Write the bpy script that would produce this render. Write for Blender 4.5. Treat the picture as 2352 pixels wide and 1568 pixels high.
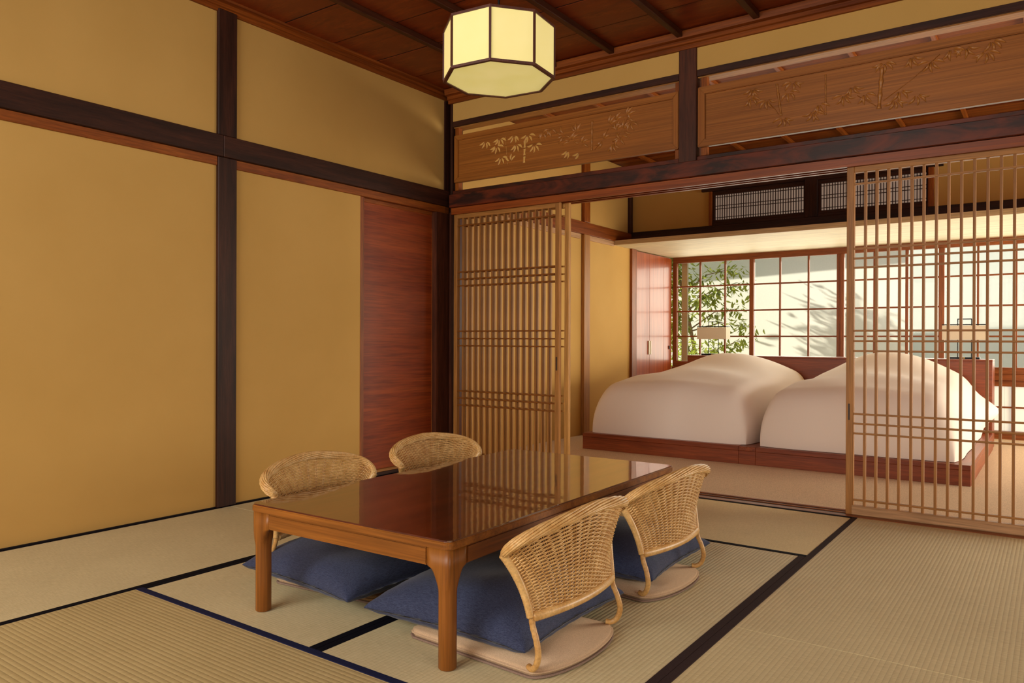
import bpy, bmesh, math, random
from mathutils import Vector, Matrix, Euler
random.seed(7)
PI = math.pi
for o in list(bpy.data.objects):
    bpy.data.objects.remove(o)
SC = bpy.context.scene
COL = SC.collection

# ------------------------------------------------------------------ camera
cam_d = bpy.data.cameras.new('camera')
cam_d.sensor_width = 36.0
cam_d.lens = 1749.33 * 36.0 / 2352.0
cam_d.clip_start = 0.05
cam_o = bpy.data.objects.new('camera', cam_d)
COL.objects.link(cam_o)
yaw, pit, rol = 0.620885, -0.00202, 0.003603
fwd = Vector((-math.sin(yaw) * math.cos(pit), math.cos(yaw) * math.cos(pit), math.sin(pit)))
r0 = Vector((math.cos(yaw), math.sin(yaw), 0))
u0 = r0.cross(fwd)
rt = r0 * math.cos(rol) + u0 * math.sin(rol)
up = rt.cross(fwd)
mw = Matrix((rt, up, -fwd)).transposed().to_4x4()
mw.translation = Vector((3.64492, -4.20274, 0.9))
cam_o.matrix_world = mw
SC.camera = cam_o

# ------------------------------------------------------------------ light
SC.view_settings.view_transform = 'Standard'
SC.view_settings.look = 'None'
SC.view_settings.gamma = 1.0
SC.view_settings.use_curve_mapping = False
SC.view_settings.exposure = 0.0
SC.cycles.use_denoising = True
SC.cycles.max_bounces = 8
SC.cycles.diffuse_bounces = 5
SC.cycles.glossy_bounces = 4
SC.cycles.transparent_max_bounces = 12
SC.cycles.sample_clamp_indirect = 6.0
SC.cycles.caustics_reflective = False
SC.cycles.caustics_refractive = False

world = bpy.data.worlds.new('sky')
SC.world = world
world.use_nodes = True
bg = world.node_tree.nodes['Background']
bg.inputs['Color'].default_value = (0.80, 0.92, 1.0, 1)
bg.inputs['Strength'].default_value = 0.75


def area(name, loc, direction, sx, sy, power, color):
    d = bpy.data.lights.new(name, 'AREA')
    d.shape = 'RECTANGLE'
    d.size, d.size_y = sx, sy
    d.energy = power
    d.color = color
    o = bpy.data.objects.new(name, d)
    COL.objects.link(o)
    o.location = loc
    o.rotation_euler = Vector(direction).to_track_quat('-Z', 'Y').to_euler()
    return o


# daylight through the garden window behind the camera, and through the glazed side of the bedroom, plus an added side fill
area('rear_window_light', (1.7, -6.5, 1.60), (0.04, 1, -0.24), 3.2, 1.9, 215, (1.0, 0.96, 0.87))
area('side_fill_light', (6.5, -4.4, 1.45), (-1, 0.05, -0.12), 3.0, 1.8, 78, (1.0, 0.96, 0.87))  # added fill that lifts the right-hand mats, no window stands here
area('bedroom_side_window_light', (6.5, 2.4, 1.0), (-1, 0.0, 0.06), 3.2, 1.5, 200, (1.0, 0.93, 0.77))
area('bedroom_window_light', (1.9, 4.26, 1.22), (0, -1, 0.0), 3.7, 1.1, 56, (1.0, 0.94, 0.78))
sun_d = bpy.data.lights.new('sun', 'SUN')
sun_d.energy = 9.5
sun_d.angle = math.radians(0.8)
sun_d.color = (1.0, 0.94, 0.80)
sun_o = bpy.data.objects.new('sun', sun_d)
COL.objects.link(sun_o)
sun_o.rotation_euler = Vector((0.80, 0.25, -0.42)).to_track_quat('-Z', 'Y').to_euler()


# ------------------------------------------------------------------ materials
def srgb(r, g, b):
    def f(c):
        c /= 255.0
        return c / 12.92 if c <= 0.04045 else ((c + 0.055) / 1.055) ** 2.4
    return (f(r), f(g), f(b), 1.0)


def new_mat(name):
    m = bpy.data.materials.new(name)
    m.use_nodes = True
    nt = m.node_tree
    nt.nodes.clear()
    out = nt.nodes.new('ShaderNodeOutputMaterial')
    b = nt.nodes.new('ShaderNodeBsdfPrincipled')
    nt.links.new(b.outputs[0], out.inputs[0])
    return m, nt, b, out


def coords(nt, scale, rot=(0, 0, 0), kind='Object'):
    tc = nt.nodes.new('ShaderNodeTexCoord')
    mp = nt.nodes.new('ShaderNodeMapping')
    mp.inputs['Scale'].default_value = scale
    mp.inputs['Rotation'].default_value = rot
    nt.links.new(tc.outputs[kind], mp.inputs[0])
    return mp.outputs[0]


def noise(nt, vec, scale, detail=4, rough=0.55, dist=0.0):
    n = nt.nodes.new('ShaderNodeTexNoise')
    n.inputs['Scale'].default_value = scale
    n.inputs['Detail'].default_value = detail
    n.inputs['Roughness'].default_value = rough
    n.inputs['Distortion'].default_value = dist
    nt.links.new(vec, n.inputs['Vector'])
    return n.outputs['Fac']


def ramp(nt, fac, stops):
    r = nt.nodes.new('ShaderNodeValToRGB')
    els = r.color_ramp.elements
    while len(els) < len(stops):
        els.new(0.5)
    for e, (p, c) in zip(els, stops):
        e.position = p
        e.color = c
    nt.links.new(fac, r.inputs[0])
    return r.outputs[0]


def mixc(nt, fac, a, b, mode='MIX'):
    m = nt.nodes.new('ShaderNodeMix')
    m.data_type = 'RGBA'
    m.blend_type = mode
    for sock, v in ((m.inputs[0], fac), (m.inputs[6], a), (m.inputs[7], b)):
        if hasattr(v, 'is_output'):
            nt.links.new(v, sock)
        else:
            sock.default_value = v
    return m.outputs[2]


def bump(nt, b, h, strength, dist=0.002):
    n = nt.nodes.new('ShaderNodeBump')
    n.inputs['Strength'].default_value = strength
    n.inputs['Distance'].default_value = dist
    nt.links.new(h, n.inputs['Height'])
    nt.links.new(n.outputs[0], b.inputs['Normal'])


def math_node(nt, op, a, b=None):
    m = nt.nodes.new('ShaderNodeMath')
    m.operation = op
    for i, v in enumerate((a, b)):
        if v is None:
            continue
        if hasattr(v, 'is_output'):
            nt.links.new(v, m.inputs[i])
        else:
            m.inputs[i].default_value = v
    return m.outputs[0]


def wood(name, dark, light, axis='Z', rough=0.45, grain=1.0, stretch=14.0, patch=None, coat=0.0, spec=0.5, bmp=0.15):
    m, nt, b, out = new_mat(name)
    k = {'X': (1 / stretch, 1, 1), 'Y': (1, 1 / stretch, 1), 'Z': (1, 1, 1 / stretch)}[axis]
    v = coords(nt, k)
    n1 = noise(nt, v, 18 * grain, 5, 0.6, 0.6)
    n2 = noise(nt, v, 130 * grain, 3, 0.6)
    c = ramp(nt, n1, [(0.30, dark), (0.72, light)])
    f = ramp(nt, n2, [(0.35, (0.72, 0.72, 0.72, 1)), (0.65, (1.12, 1.12, 1.12, 1))])
    c = mixc(nt, 1.0, c, f, 'MULTIPLY')
    if patch:
        v2 = coords(nt, {'X': (0.28, 1, 1), 'Y': (1, 0.28, 1), 'Z': (1, 1, 0.28)}[axis])
        n3 = noise(nt, v2, 9, 5, 0.62, 0.8)
        pf = ramp(nt, n3, [(0.42, (0, 0, 0, 1)), (0.62, (1, 1, 1, 1))])
        c = mixc(nt, pf, c, patch)
    nt.links.new(c, b.inputs['Base Color'])
    b.inputs['Roughness'].default_value = rough
    b.inputs['Specular IOR Level'].default_value = spec
    b.inputs['Coat Weight'].default_value = coat
    b.inputs['Coat Roughness'].default_value = 0.12
    if bmp:
        bump(nt, b, n2, bmp, 0.0008)
    return m


M = {}
DW0, DW1 = srgb(34, 16, 10), srgb(74, 38, 24)
for ax in 'XYZ':
    M['dark' + ax] = wood('dark_wood_' + ax, DW0, DW1, ax, 0.5, spec=0.25)
    M['red' + ax] = wood('red_brown_wood_' + ax, srgb(118, 54, 12), srgb(160, 88, 26), ax, 0.45, spec=0.3)
    M['cornice' + ax] = wood('cornice_wood_' + ax, srgb(96, 42, 10), srgb(152, 80, 26), ax, 0.5, stretch=30, spec=0.2)
    M['honey' + ax] = wood('honey_wood_' + ax, srgb(146, 94, 40), srgb(180, 124, 62), ax, 0.5, stretch=24, spec=0.35)
    M['pale' + ax] = wood('weathered_wood_' + ax, srgb(166, 122, 82), srgb(200, 156, 112), ax, 0.55, stretch=24, spec=0.3)
    M['window' + ax] = wood('window_wood_' + ax, srgb(116, 56, 22), srgb(156, 88, 40), ax, 0.45, stretch=20, spec=0.35)
    M['bed' + ax] = wood('bed_wood_' + ax, srgb(112, 46, 20), srgb(152, 76, 36), ax, 0.38, stretch=24, spec=0.4)
    M['panel' + ax] = wood('transom_wood_' + ax, srgb(146, 86, 30), srgb(168, 104, 42), ax, 0.45, stretch=90, spec=0.3, grain=1.4)
M['corner'] = wood('brown_corner_post_wood', srgb(54, 25, 14), srgb(94, 48, 28), 'Z', 0.45, spec=0.3)
for ax in 'XZ':
    M['gold' + ax] = wood('golden_lattice_wood_' + ax, srgb(166, 112, 48), srgb(198, 146, 76), ax, 0.5, stretch=24, spec=0.35)
M['barbrown'] = wood('brown_crossbar_wood', srgb(112, 62, 20), srgb(144, 88, 34), 'X', 0.5, stretch=24, spec=0.2)
M['leafwood'] = wood('carved_leaf_wood', srgb(158, 98, 40), srgb(188, 126, 62), 'X', 0.4, spec=0.45)
M['beam'] = wood('mottled_beam_wood', srgb(34, 14, 9), srgb(62, 26, 14), 'X', 0.45, patch=srgb(104, 42, 18), spec=0.3)
M['kamoi'] = wood('lintel_wood', srgb(122, 52, 12), srgb(160, 80, 24), 'X', 0.42, stretch=40, spec=0.35)
M['door_red'] = wood('red_door_wood', srgb(118, 42, 12), srgb(158, 72, 24), 'Y', 0.42, grain=0.8, stretch=22, spec=0.35)
M['closet'] = wood('closet_wood', srgb(142, 58, 22), srgb(174, 86, 38), 'Z', 0.35, stretch=40, coat=0.35, spec=0.4)
M['ceil'] = wood('ceiling_board_wood', srgb(92, 32, 8), srgb(156, 70, 22), 'X', 0.36, grain=1.0, stretch=4, patch=srgb(116, 44, 12), spec=0.4)
M['batten'] = wood('ceiling_batten_wood', srgb(52, 22, 10), srgb(88, 42, 20), 'Y', 0.45, spec=0.3)
M['teak'] = wood('table_wood', srgb(118, 66, 20), srgb(166, 104, 40), 'Z', 0.4, stretch=40, spec=0.35)
M['teakX'] = wood('table_wood_cross', srgb(118, 66, 20), srgb(166, 104, 40), 'X', 0.4, stretch=40, spec=0.35)
M['teakY_shaded'] = wood('table_wood_long_shaded', srgb(100, 52, 18), srgb(144, 84, 34), 'Y', 0.4, stretch=40, spec=0.35)  # darker copy of the table wood, side shade painted in


def plaster():
    m, nt, b, out = new_mat('ochre_plaster')
    v = coords(nt, (1, 1, 1))
    n1 = noise(nt, v, 2.0, 3)
    n2 = noise(nt, v, 900, 2)
    c = ramp(nt, n1, [(0.3, srgb(196, 155, 86)), (0.7, srgb(202, 161, 92))])
    f = ramp(nt, n2, [(0.3, (0.93, 0.93, 0.93, 1)), (0.7, (1.05, 1.05, 1.05, 1))])
    c = mixc(nt, 1.0, c, f, 'MULTIPLY')
    nt.links.new(c, b.inputs['Base Color'])
    b.inputs['Roughness'].default_value = 0.85
    b.inputs['Specular IOR Level'].default_value = 0.2
    bump(nt, b, n2, 0.25, 0.001)
    return m


M['plaster'] = plaster()


def simple(name, color, rough=0.6, metal=0.0, spec=0.4, nscale=None, amt=0.1, bmp=0.0, sheen=0.0):
    m, nt, b, out = new_mat(name)
    if nscale:
        v = coords(nt, (1, 1, 1))
        n = noise(nt, v, nscale, 3)
        lo = tuple(c * (1 - amt) for c in color[:3]) + (1,)
        hi = tuple(c * (1 + amt) for c in color[:3]) + (1,)
        nt.links.new(ramp(nt, n, [(0.3, lo), (0.7, hi)]), b.inputs['Base Color'])
        if bmp:
            bump(nt, b, n, bmp, 0.002)
    else:
        b.inputs['Base Color'].default_value = color
    b.inputs['Roughness'].default_value = rough
    b.inputs['Metallic'].default_value = metal
    b.inputs['Specular IOR Level'].default_value = spec
    b.inputs['Sheen Weight'].default_value = sheen
    return m


def tatami(name, c0, c1, stripe=0.25, pitch=0.0145):
    """Rush mat: fine straws across the mat (local y) and stitched ribs along its length (local x)."""
    m, nt, b, out = new_mat(name)
    tc = nt.nodes.new('ShaderNodeTexCoord')
    sep = nt.nodes.new('ShaderNodeSeparateXYZ')
    nt.links.new(tc.outputs['Object'], sep.inputs[0])
    ph = math_node(nt, 'MULTIPLY', sep.outputs['Y'], 2 * PI / pitch)
    s = math_node(nt, 'SINE', ph)
    rib = math_node(nt, 'ABSOLUTE', math_node(nt, 'SINE', math_node(nt, 'MULTIPLY', ph, 0.5)))
    v = coords(nt, (330, 26, 1))
    n1 = noise(nt, v, 1.0, 3, 0.6)
    v2 = coords(nt, (1, 1, 1))
    n2 = noise(nt, v2, 3.0, 3)
    c = ramp(nt, n1, [(0.28, c0), (0.72, c1)])
    g = ramp(nt, n2, [(0.3, (0.95, 0.94, 0.92, 1)), (0.7, (1.04, 1.04, 1.03, 1))])
    c = mixc(nt, 1.0, c, g, 'MULTIPLY')
    gro = ramp(nt, rib, [(0.0, (1 - stripe, 1 - stripe, 1 - stripe, 1)), (0.32, (1, 1, 1, 1))])
    c = mixc(nt, 1.0, c, gro, 'MULTIPLY')
    nt.links.new(c, b.inputs['Base Color'])
    b.inputs['Roughness'].default_value = 0.62
    b.inputs['Specular IOR Level'].default_value = 0.35
    h = math_node(nt, 'ADD', math_node(nt, 'MULTIPLY', rib, 0.8), math_node(nt, 'MULTIPLY', n1, 0.25))
    bump(nt, b, h, 0.55, 0.0016)
    return m


M['tatami'] = tatami('rush_mat_pale', srgb(196, 183, 142), srgb(220, 207, 168), 0.16)
M['tatami_sheen'] = tatami('rush_mat_sheen', srgb(216, 194, 138), srgb(236, 216, 162), 0.16)  # window sheen painted into the straw colour, brighter and more golden
M['tatami_dim'] = tatami('rush_mat_ribbed_dim', srgb(176, 156, 108), srgb(200, 180, 132), 0.36, 0.0165)  # darker tone painted in for how straw catches light at this angle
M['tatami_right'] = tatami('rush_mat_by_lattice', srgb(192, 175, 132), srgb(216, 199, 156), 0.2)
M['heri'] = simple('navy_mat_border', srgb(9, 9, 20), 0.85, nscale=400, amt=0.35, spec=0.1)
M['heri_blue'] = simple('blue_mat_border', srgb(30, 34, 64), 0.85, nscale=400, amt=0.3, spec=0.1)
M['heri_brown'] = simple('brown_black_mat_border', srgb(54, 40, 40), 0.85, nscale=400, amt=0.3, spec=0.1)
M['carpet'] = simple('beige_carpet', srgb(214, 190, 160), 0.95, nscale=260, amt=0.28, bmp=0.6, spec=0.1)
M['white_plaster'] = simple('white_garden_render', srgb(236, 234, 222), 0.9, nscale=60, amt=0.03, bmp=0.4, spec=0.2)
M['pale_wall'] = simple('pale_far_wall', srgb(214, 216, 208), 0.9, nscale=20, amt=0.02, spec=0.2)
M['soffit'] = wood('pale_soffit_board', srgb(214, 196, 152), srgb(236, 222, 182), 'X', 0.6, stretch=30, bmp=0.05)
M['fascia'] = wood('pale_fascia_board', srgb(190, 158, 112), srgb(212, 182, 136), 'X', 0.6, stretch=30, bmp=0.05)
M['linen'] = simple('white_bed_linen', srgb(240, 228, 218), 0.85, nscale=700, amt=0.02, spec=0.2, sheen=0.1)
M['black_metal'] = simple('black_metal', srgb(22, 20, 20), 0.4, 0.6)
M['brass'] = simple('brass', srgb(180, 140, 70), 0.35, 1.0)
M['cream_metal'] = simple('cream_handle', srgb(214, 204, 170), 0.4)
M['shade'] = simple('cream_lamp_shade', srgb(222, 208, 184), 0.8, nscale=150, amt=0.03)
M['lamp_frame'] = wood('lantern_frame_wood', srgb(70, 34, 26), srgb(100, 54, 40), 'Z', 0.4)
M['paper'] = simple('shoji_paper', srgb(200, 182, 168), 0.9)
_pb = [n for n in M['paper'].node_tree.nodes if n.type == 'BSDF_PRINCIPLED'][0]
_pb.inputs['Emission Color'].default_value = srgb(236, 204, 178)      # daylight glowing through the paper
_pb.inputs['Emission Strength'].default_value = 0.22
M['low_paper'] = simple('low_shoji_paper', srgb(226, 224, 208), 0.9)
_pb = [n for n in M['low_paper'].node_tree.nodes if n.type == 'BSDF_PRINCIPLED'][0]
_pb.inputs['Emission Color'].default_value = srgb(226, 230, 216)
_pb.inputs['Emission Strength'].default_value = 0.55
M['bark'] = simple('tree_bark', srgb(150, 122, 92), 0.9, nscale=60, amt=0.3, bmp=0.6)
M['cream_board'] = simple('cream_outside_board', srgb(222, 206, 164), 0.7, nscale=40, amt=0.04)
M['roof'] = simple('grey_roof_metal', srgb(120, 122, 128), 0.5)
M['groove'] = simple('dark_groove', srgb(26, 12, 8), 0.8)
M['earth'] = simple('garden_earth', srgb(150, 140, 116), 0.95, nscale=30, amt=0.2)
M['hardware'] = simple('dark_pull', srgb(52, 34, 26), 0.5)


def rattan(name, c0, c1, ringz=0.0):
    m, nt, b, out = new_mat(name)
    v = coords(nt, (1, 1, 1))
    n1 = noise(nt, v, 26, 3)
    n2 = noise(nt, v, 160, 2)
    c = ramp(nt, n1, [(0.3, c0), (0.7, c1)])
    f = ramp(nt, n2, [(0.3, (0.8, 0.8, 0.8, 1)), (0.7, (1.12, 1.12, 1.12, 1))])
    nt.links.new(mixc(nt, 1.0, c, f, 'MULTIPLY'), b.inputs['Base Color'])
    b.inputs['Roughness'].default_value = 0.36
    b.inputs['Specular IOR Level'].default_value = 0.5
    return m


M['rattan'] = rattan('rattan_cane', srgb(200, 152, 88), srgb(228, 188, 126))
M['rattan_dark'] = rattan('rattan_pole', srgb(188, 138, 76), srgb(214, 170, 106))
M['felt'] = simple('beige_felt', srgb(196, 168, 138), 0.95, nscale=500, amt=0.18, bmp=0.4, spec=0.1)
M['felt_edge'] = simple('grey_felt_edge', srgb(138, 116, 104), 0.95, nscale=500, amt=0.25, spec=0.1)


def linen_navy():
    m, nt, b, out = new_mat('navy_linen')
    va = coords(nt, (60, 900, 900))
    vb = coords(nt, (900, 60, 900))
    n = math_node(nt, 'MULTIPLY', math_node(nt, 'ADD', noise(nt, va, 1, 2), noise(nt, vb, 1, 2)), 0.5)
    c = ramp(nt, n, [(0.36, srgb(28, 34, 60)), (0.64, srgb(70, 78, 108))])
    nt.links.new(c, b.inputs['Base Color'])
    b.inputs['Roughness'].default_value = 0.85
    b.inputs['Specular IOR Level'].default_value = 0.2
    b.inputs['Sheen Weight'].default_value = 0.15
    bump(nt, b, n, 0.3, 0.001)
    return m


M['navy'] = linen_navy()


def table_glass():
    m, nt, b, out = new_mat('lacquered_table_top')
    v = coords(nt, (1, 1 / 14, 1))
    n1 = noise(nt, v, 16, 5, 0.6, 0.6)
    nt.links.new(ramp(nt, n1, [(0.3, srgb(70, 26, 10)), (0.7, srgb(104, 44, 18))]), b.inputs['Base Color'])
    b.inputs['Roughness'].default_value = 0.3
    b.inputs['Coat Weight'].default_value = 1.0
    b.inputs['Coat Roughness'].default_value = 0.015
    b.inputs['Coat IOR'].default_value = 2.3
    v2 = coords(nt, (1, 1, 1))
    nn = noise(nt, v2, 26, 2)
    n = nt.nodes.new('ShaderNodeBump')
    n.inputs['Strength'].default_value = 0.05
    n.inputs['Distance'].default_value = 0.003
    nt.links.new(nn, n.inputs['Height'])
    nt.links.new(n.outputs[0], b.inputs['Coat Normal'])
    return m


M['tabletop'] = table_glass()


def glass():
    m, nt, b, out = new_mat('window_glass')
    nt.nodes.remove(b)
    t = nt.nodes.new('ShaderNodeBsdfTransparent')
    t.inputs[0].default_value = (0.97, 0.98, 0.97, 1)
    g = nt.nodes.new('ShaderNodeBsdfGlossy')
    g.inputs['Roughness'].default_value = 0.02
    fr = nt.nodes.new('ShaderNodeFresnel')
    fr.inputs[0].default_value = 1.12
    mx = nt.nodes.new('ShaderNodeMixShader')
    nt.links.new(fr.outputs[0], mx.inputs[0])
    nt.links.new(t.outputs[0], mx.inputs[1])
    nt.links.new(g.outputs[0], mx.inputs[2])
    nt.links.new(mx.outputs[0], out.inputs[0])
    return m


M['glass'] = glass()


def glow_paper():
    m, nt, b, out = new_mat('lit_lantern_paper')
    v = coords(nt, (1, 1, 1))
    n = noise(nt, v, 7, 2)
    c = ramp(nt, n, [(0.3, srgb(226, 212, 120)), (0.7, srgb(240, 222, 142))])
    b.inputs['Base Color'].default_value = srgb(220, 205, 150)
    b.inputs['Roughness'].default_value = 0.8
    nt.links.new(c, b.inputs['Emission Color'])
    b.inputs['Emission Strength'].default_value = 0.52
    return m


M['glow'] = glow_paper()


def leaf_mat(name, c0, c1):
    m, nt, b, out = new_mat(name)
    oi = nt.nodes.new('ShaderNodeObjectInfo')
    v = coords(nt, (1, 1, 1))
    n = noise(nt, v, 9, 1)
    f = math_node(nt, 'FRACT', math_node(nt, 'ADD', oi.outputs['Random'], n))
    c = ramp(nt, f, [(0.1, c0), (0.9, c1)])
    nt.links.new(c, b.inputs['Base Color'])
    b.inputs['Roughness'].default_value = 0.4
    tr = nt.nodes.new('ShaderNodeBsdfTranslucent')
    nt.links.new(c, tr.inputs[0])
    mx = nt.nodes.new('ShaderNodeMixShader')
    mx.inputs[0].default_value = 0.5
    nt.links.new(b.outputs[0], mx.inputs[1])
    nt.links.new(tr.outputs[0], mx.inputs[2])
    nt.links.new(mx.outputs[0], out.inputs[0])
    return m


M['leaf'] = leaf_mat('tree_leaf', srgb(104, 120, 44), srgb(172, 176, 74))
M['leaf_bright'] = leaf_mat('shrub_leaf', srgb(150, 170, 50), srgb(196, 205, 84))
M['leaf_far'] = leaf_mat('far_leaf', srgb(140, 146, 88), srgb(206, 198, 128))


# ------------------------------------------------------------------ mesh builder
class MB:
    def __init__(self):
        self.v, self.f = [], []

    def add(self, vs, fs):
        n = len(self.v)
        self.v += [tuple(p) for p in vs]
        self.f += [tuple(i + n for i in f) for f in fs]
        return self

    def hexa(self, p):
        return self.add(p, [(0, 3, 2, 1), (4, 5, 6, 7), (0, 1, 5, 4), (1, 2, 6, 5), (2, 3, 7, 6), (3, 0, 4, 7)])

    def box(self, x0, x1, y0, y1, z0, z1):
        x0, x1 = min(x0, x1), max(x0, x1)
        y0, y1 = min(y0, y1), max(y0, y1)
        z0, z1 = min(z0, z1), max(z0, z1)
        return self.hexa([(x0, y0, z0), (x1, y0, z0), (x1, y1, z0), (x0, y1, z0),
                          (x0, y0, z1), (x1, y0, z1), (x1, y1, z1), (x0, y1, z1)])

    def prism(self, poly, a0, a1, axis='Z'):
        n = len(poly)
        def p(q, a):
            return {'Z': (q[0], q[1], a), 'Y': (q[0], a, q[1]), 'X': (a, q[0], q[1])}[axis]
        vs = [p(q, a0) for q in poly] + [p(q, a1) for q in poly]
        fs = [tuple(range(n))[::-1], tuple(range(n, 2 * n))]
        fs += [(i, (i + 1) % n, (i + 1) % n + n, i + n) for i in range(n)]
        return self.add(vs, fs)

    def tube(self, pts, r, sides=6, cap=True, closed=False):
        P = [Vector(p) for p in pts]
        n = len(P)
        rs = r if isinstance(r, (list, tuple)) else [r] * n
        t = (P[1] - P[0]).normalized()
        a = Vector((0, 0, 1)) if abs(t.z) < 0.9 else Vector((1, 0, 0))
        nrm = (a - t * a.dot(t)).normalized()
        vs, fs = [], []
        for i in range(n):
            if i == 0:
                t = (P[1] - P[0])
            elif i == n - 1:
                t = (P[-1] - P[-2])
            else:
                t = (P[i + 1] - P[i - 1])
            t.normalize()
            nrm = (nrm - t * nrm.dot(t)).normalized()
            bn = t.cross(nrm)
            for k in range(sides):
                an = 2 * PI * k / sides
                vs.append(P[i] + (nrm * math.cos(an) + bn * math.sin(an)) * rs[i])
        for i in range(n - 1):
            for k in range(sides):
                k2 = (k + 1) % sides
                fs.append((i * sides + k, i * sides + k2, (i + 1) * sides + k2, (i + 1) * sides + k))
        if cap:
            fs.append(tuple(range(sides))[::-1])
            fs.append(tuple((n - 1) * sides + k for k in range(sides)))
        return self.add(vs, fs)

    def grid(self, fn, nu, nv):
        vs = [fn(i / nu, j / nv) for i in range(nu + 1) for j in range(nv + 1)]
        w = nv + 1
        fs = [(i * w + j, (i + 1) * w + j, (i + 1) * w + j + 1, i * w + j + 1) for i in range(nu) for j in range(nv)]
        return self.add(vs, fs)

    def mesh(self, name, mat, smooth=False, bevel=0.0, seg=2, recalc=True):
        me = bpy.data.meshes.new(name)
        me.from_pydata(self.v, [], self.f)
        bm = bmesh.new()
        bm.from_mesh(me)
        if recalc:
            bmesh.ops.recalc_face_normals(bm, faces=bm.faces)
        if bevel:
            ed = [e for e in bm.edges if len(e.link_faces) == 2 and e.calc_face_angle(0) > 0.5]
            bmesh.ops.bevel(bm, geom=ed, offset=bevel, segments=seg, affect='EDGES', clamp_overlap=True)
        bm.to_mesh(me)
        bm.free()
        if smooth:
            for p in me.polygons:
                p.use_smooth = True
        me.materials.append(M[mat] if isinstance(mat, str) else mat)
        return me

    def build(self, name, mat, parent=None, smooth=False, bevel=0.0, seg=2, recalc=True):
        me = self.mesh(name, mat, smooth, bevel, seg, recalc)
        return link(name, me, parent)


def link(name, me, parent=None):
    o = bpy.data.objects.new(name, me)
    COL.objects.link(o)
    if parent:
        o.parent = parent
    return o


def piece(name, me, parent, loc=(0, 0, 0), rot=(0, 0, 0), scl=(1, 1, 1)):
    o = link(name, me, parent)
    o.location, o.rotation_euler, o.scale = loc, rot, scl
    return o


def bx(name, mat, x0, x1, y0, y1, z0, z1, parent=None, bevel=0.0015):
    """A box with its origin at its own centre."""
    c = ((x0 + x1) / 2, (y0 + y1) / 2, (z0 + z1) / 2)
    hx, hy, hz = abs(x1 - x0) / 2, abs(y1 - y0) / 2, abs(z1 - z0) / 2
    o = MB().box(-hx, hx, -hy, hy, -hz, hz).build(name, mat, parent, bevel=min(bevel, 0.3 * min(hx, hy, hz)), seg=1)
    pl = Vector((0, 0, 0)) if parent is None else world_loc(parent)
    o.location = Vector(c) - pl
    return o


def world_loc(o):
    v = Vector(o.location)
    while o.parent:
        o = o.parent
        v = v + Vector(o.location)
    return v


def empty(name, loc=(0, 0, 0), rz=0.0, kind=None, label=None, cat=None, group=None):
    o = bpy.data.objects.new(name, None)
    COL.objects.link(o)
    o.empty_display_size = 0.1
    o.location = loc
    o.rotation_euler = (0, 0, rz)
    return tag(o, kind, label, cat, group)


def tag(o, kind=None, label=None, cat=None, group=None):
    for k, v in (('kind', kind), ('label', label), ('category', cat), ('group', group)):
        if v:
            o[k] = v
    return o


def copy_tree(o, parent=None):
    c = o.copy()
    COL.objects.link(c)
    if parent:
        c.parent = parent
    for ch in [k for k in bpy.data.objects if k.parent == o]:
        copy_tree(ch, c)
    return c


# ================================================================== SETTING
XR, YB = 6.6, -6.6          # unseen right and rear walls
# floor slab and mats
fl = bx('floor', 'groove', -0.2, XR, YB, 4.4, -0.12, -0.035)
tag(fl, 'structure')
cp = bx('floor', 'carpet', -0.25, XR, 0.145, 4.22, -0.05, 0.0)
tag(cp, 'structure', 'beige bedroom carpet around the low beds')


def mat(x0, x1, y0, y1, m, along, label, heri, hcol='heri', hw=0.028, hcol2=None):
    """A rush mat; its length runs along x or y and the cloth borders lie on the long sides."""
    cx, cy = (x0 + x1) / 2, (y0 + y1) / 2
    rz = 0.0 if along == 'X' else PI / 2
    root = empty('tatami_mat', (cx, cy, -0.0356), rz, None, label, 'tatami mat', 'tatami mats on the floor')
    L, W = (x1 - x0, y1 - y0) if along == 'X' else (y1 - y0, x1 - x0)
    g = 0.0005
    MB().box(-L / 2 + g, L / 2 - g, -W / 2 + g, W / 2 - g, 0, 0.035).build('rush_surface', m, root, bevel=0.0015, seg=1)
    for s in heri:
        e = MB()
        y_out = s * (W / 2 - g + 0.0004)
        y_in = s * (W / 2 - hw)
        yy0, yy1 = sorted((y_in, y_out))
        e.box(-L / 2 + g, L / 2 - g, yy0, yy1, 0.0, 0.0366)
        e.build('cloth_border', (hcol2 or hcol) if s < 0 else hcol, root, bevel=0.0015, seg=1)
    return root


XA, XB_, XC = 0.955, 1.897, 2.795
mat(0.0, XA, -1.748, -0.015, 'tatami', 'Y', 'pale tatami mat along the ochre wall, by the red sliding door', (1, -1))
mat(0.0, XA, -3.62, -1.748, 'tatami', 'Y', 'pale tatami mat along the ochre wall, nearest the viewer', (1, -1))
mat(XA, XB_, -2.736, -0.905, 'tatami', 'Y', 'tatami mat under the left half of the low table', (1, -1))
mat(XB_, XC, -2.736, -0.905, 'tatami', 'Y', 'tatami mat under the right half of the low table and two right chairs', (1, -1), 'heri', 0.028, 'heri_brown')
mat(XA, XC, -0.905, -0.015, 'tatami_sheen', 'X', 'tatami mat with a painted golden sheen lying along the bedroom threshold beyond the table', (1, -1))
mat(XA, XC, -3.66, -2.736, 'tatami_dim', 'X', 'ribbed tatami mat, painted darker for the view angle, in front of the low table', (1,), 'heri_blue')
mat(XC, 3.75, -1.842, -0.015, 'tatami_right', 'Y', 'tatami mat in front of the open lattice door', (1,), 'heri_brown')
mat(XC, 3.75, -3.72, -1.842, 'tatami_right', 'Y', 'tatami mat right of the two right chairs, behind a dark border seam', (1,), 'heri_brown')

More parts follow.
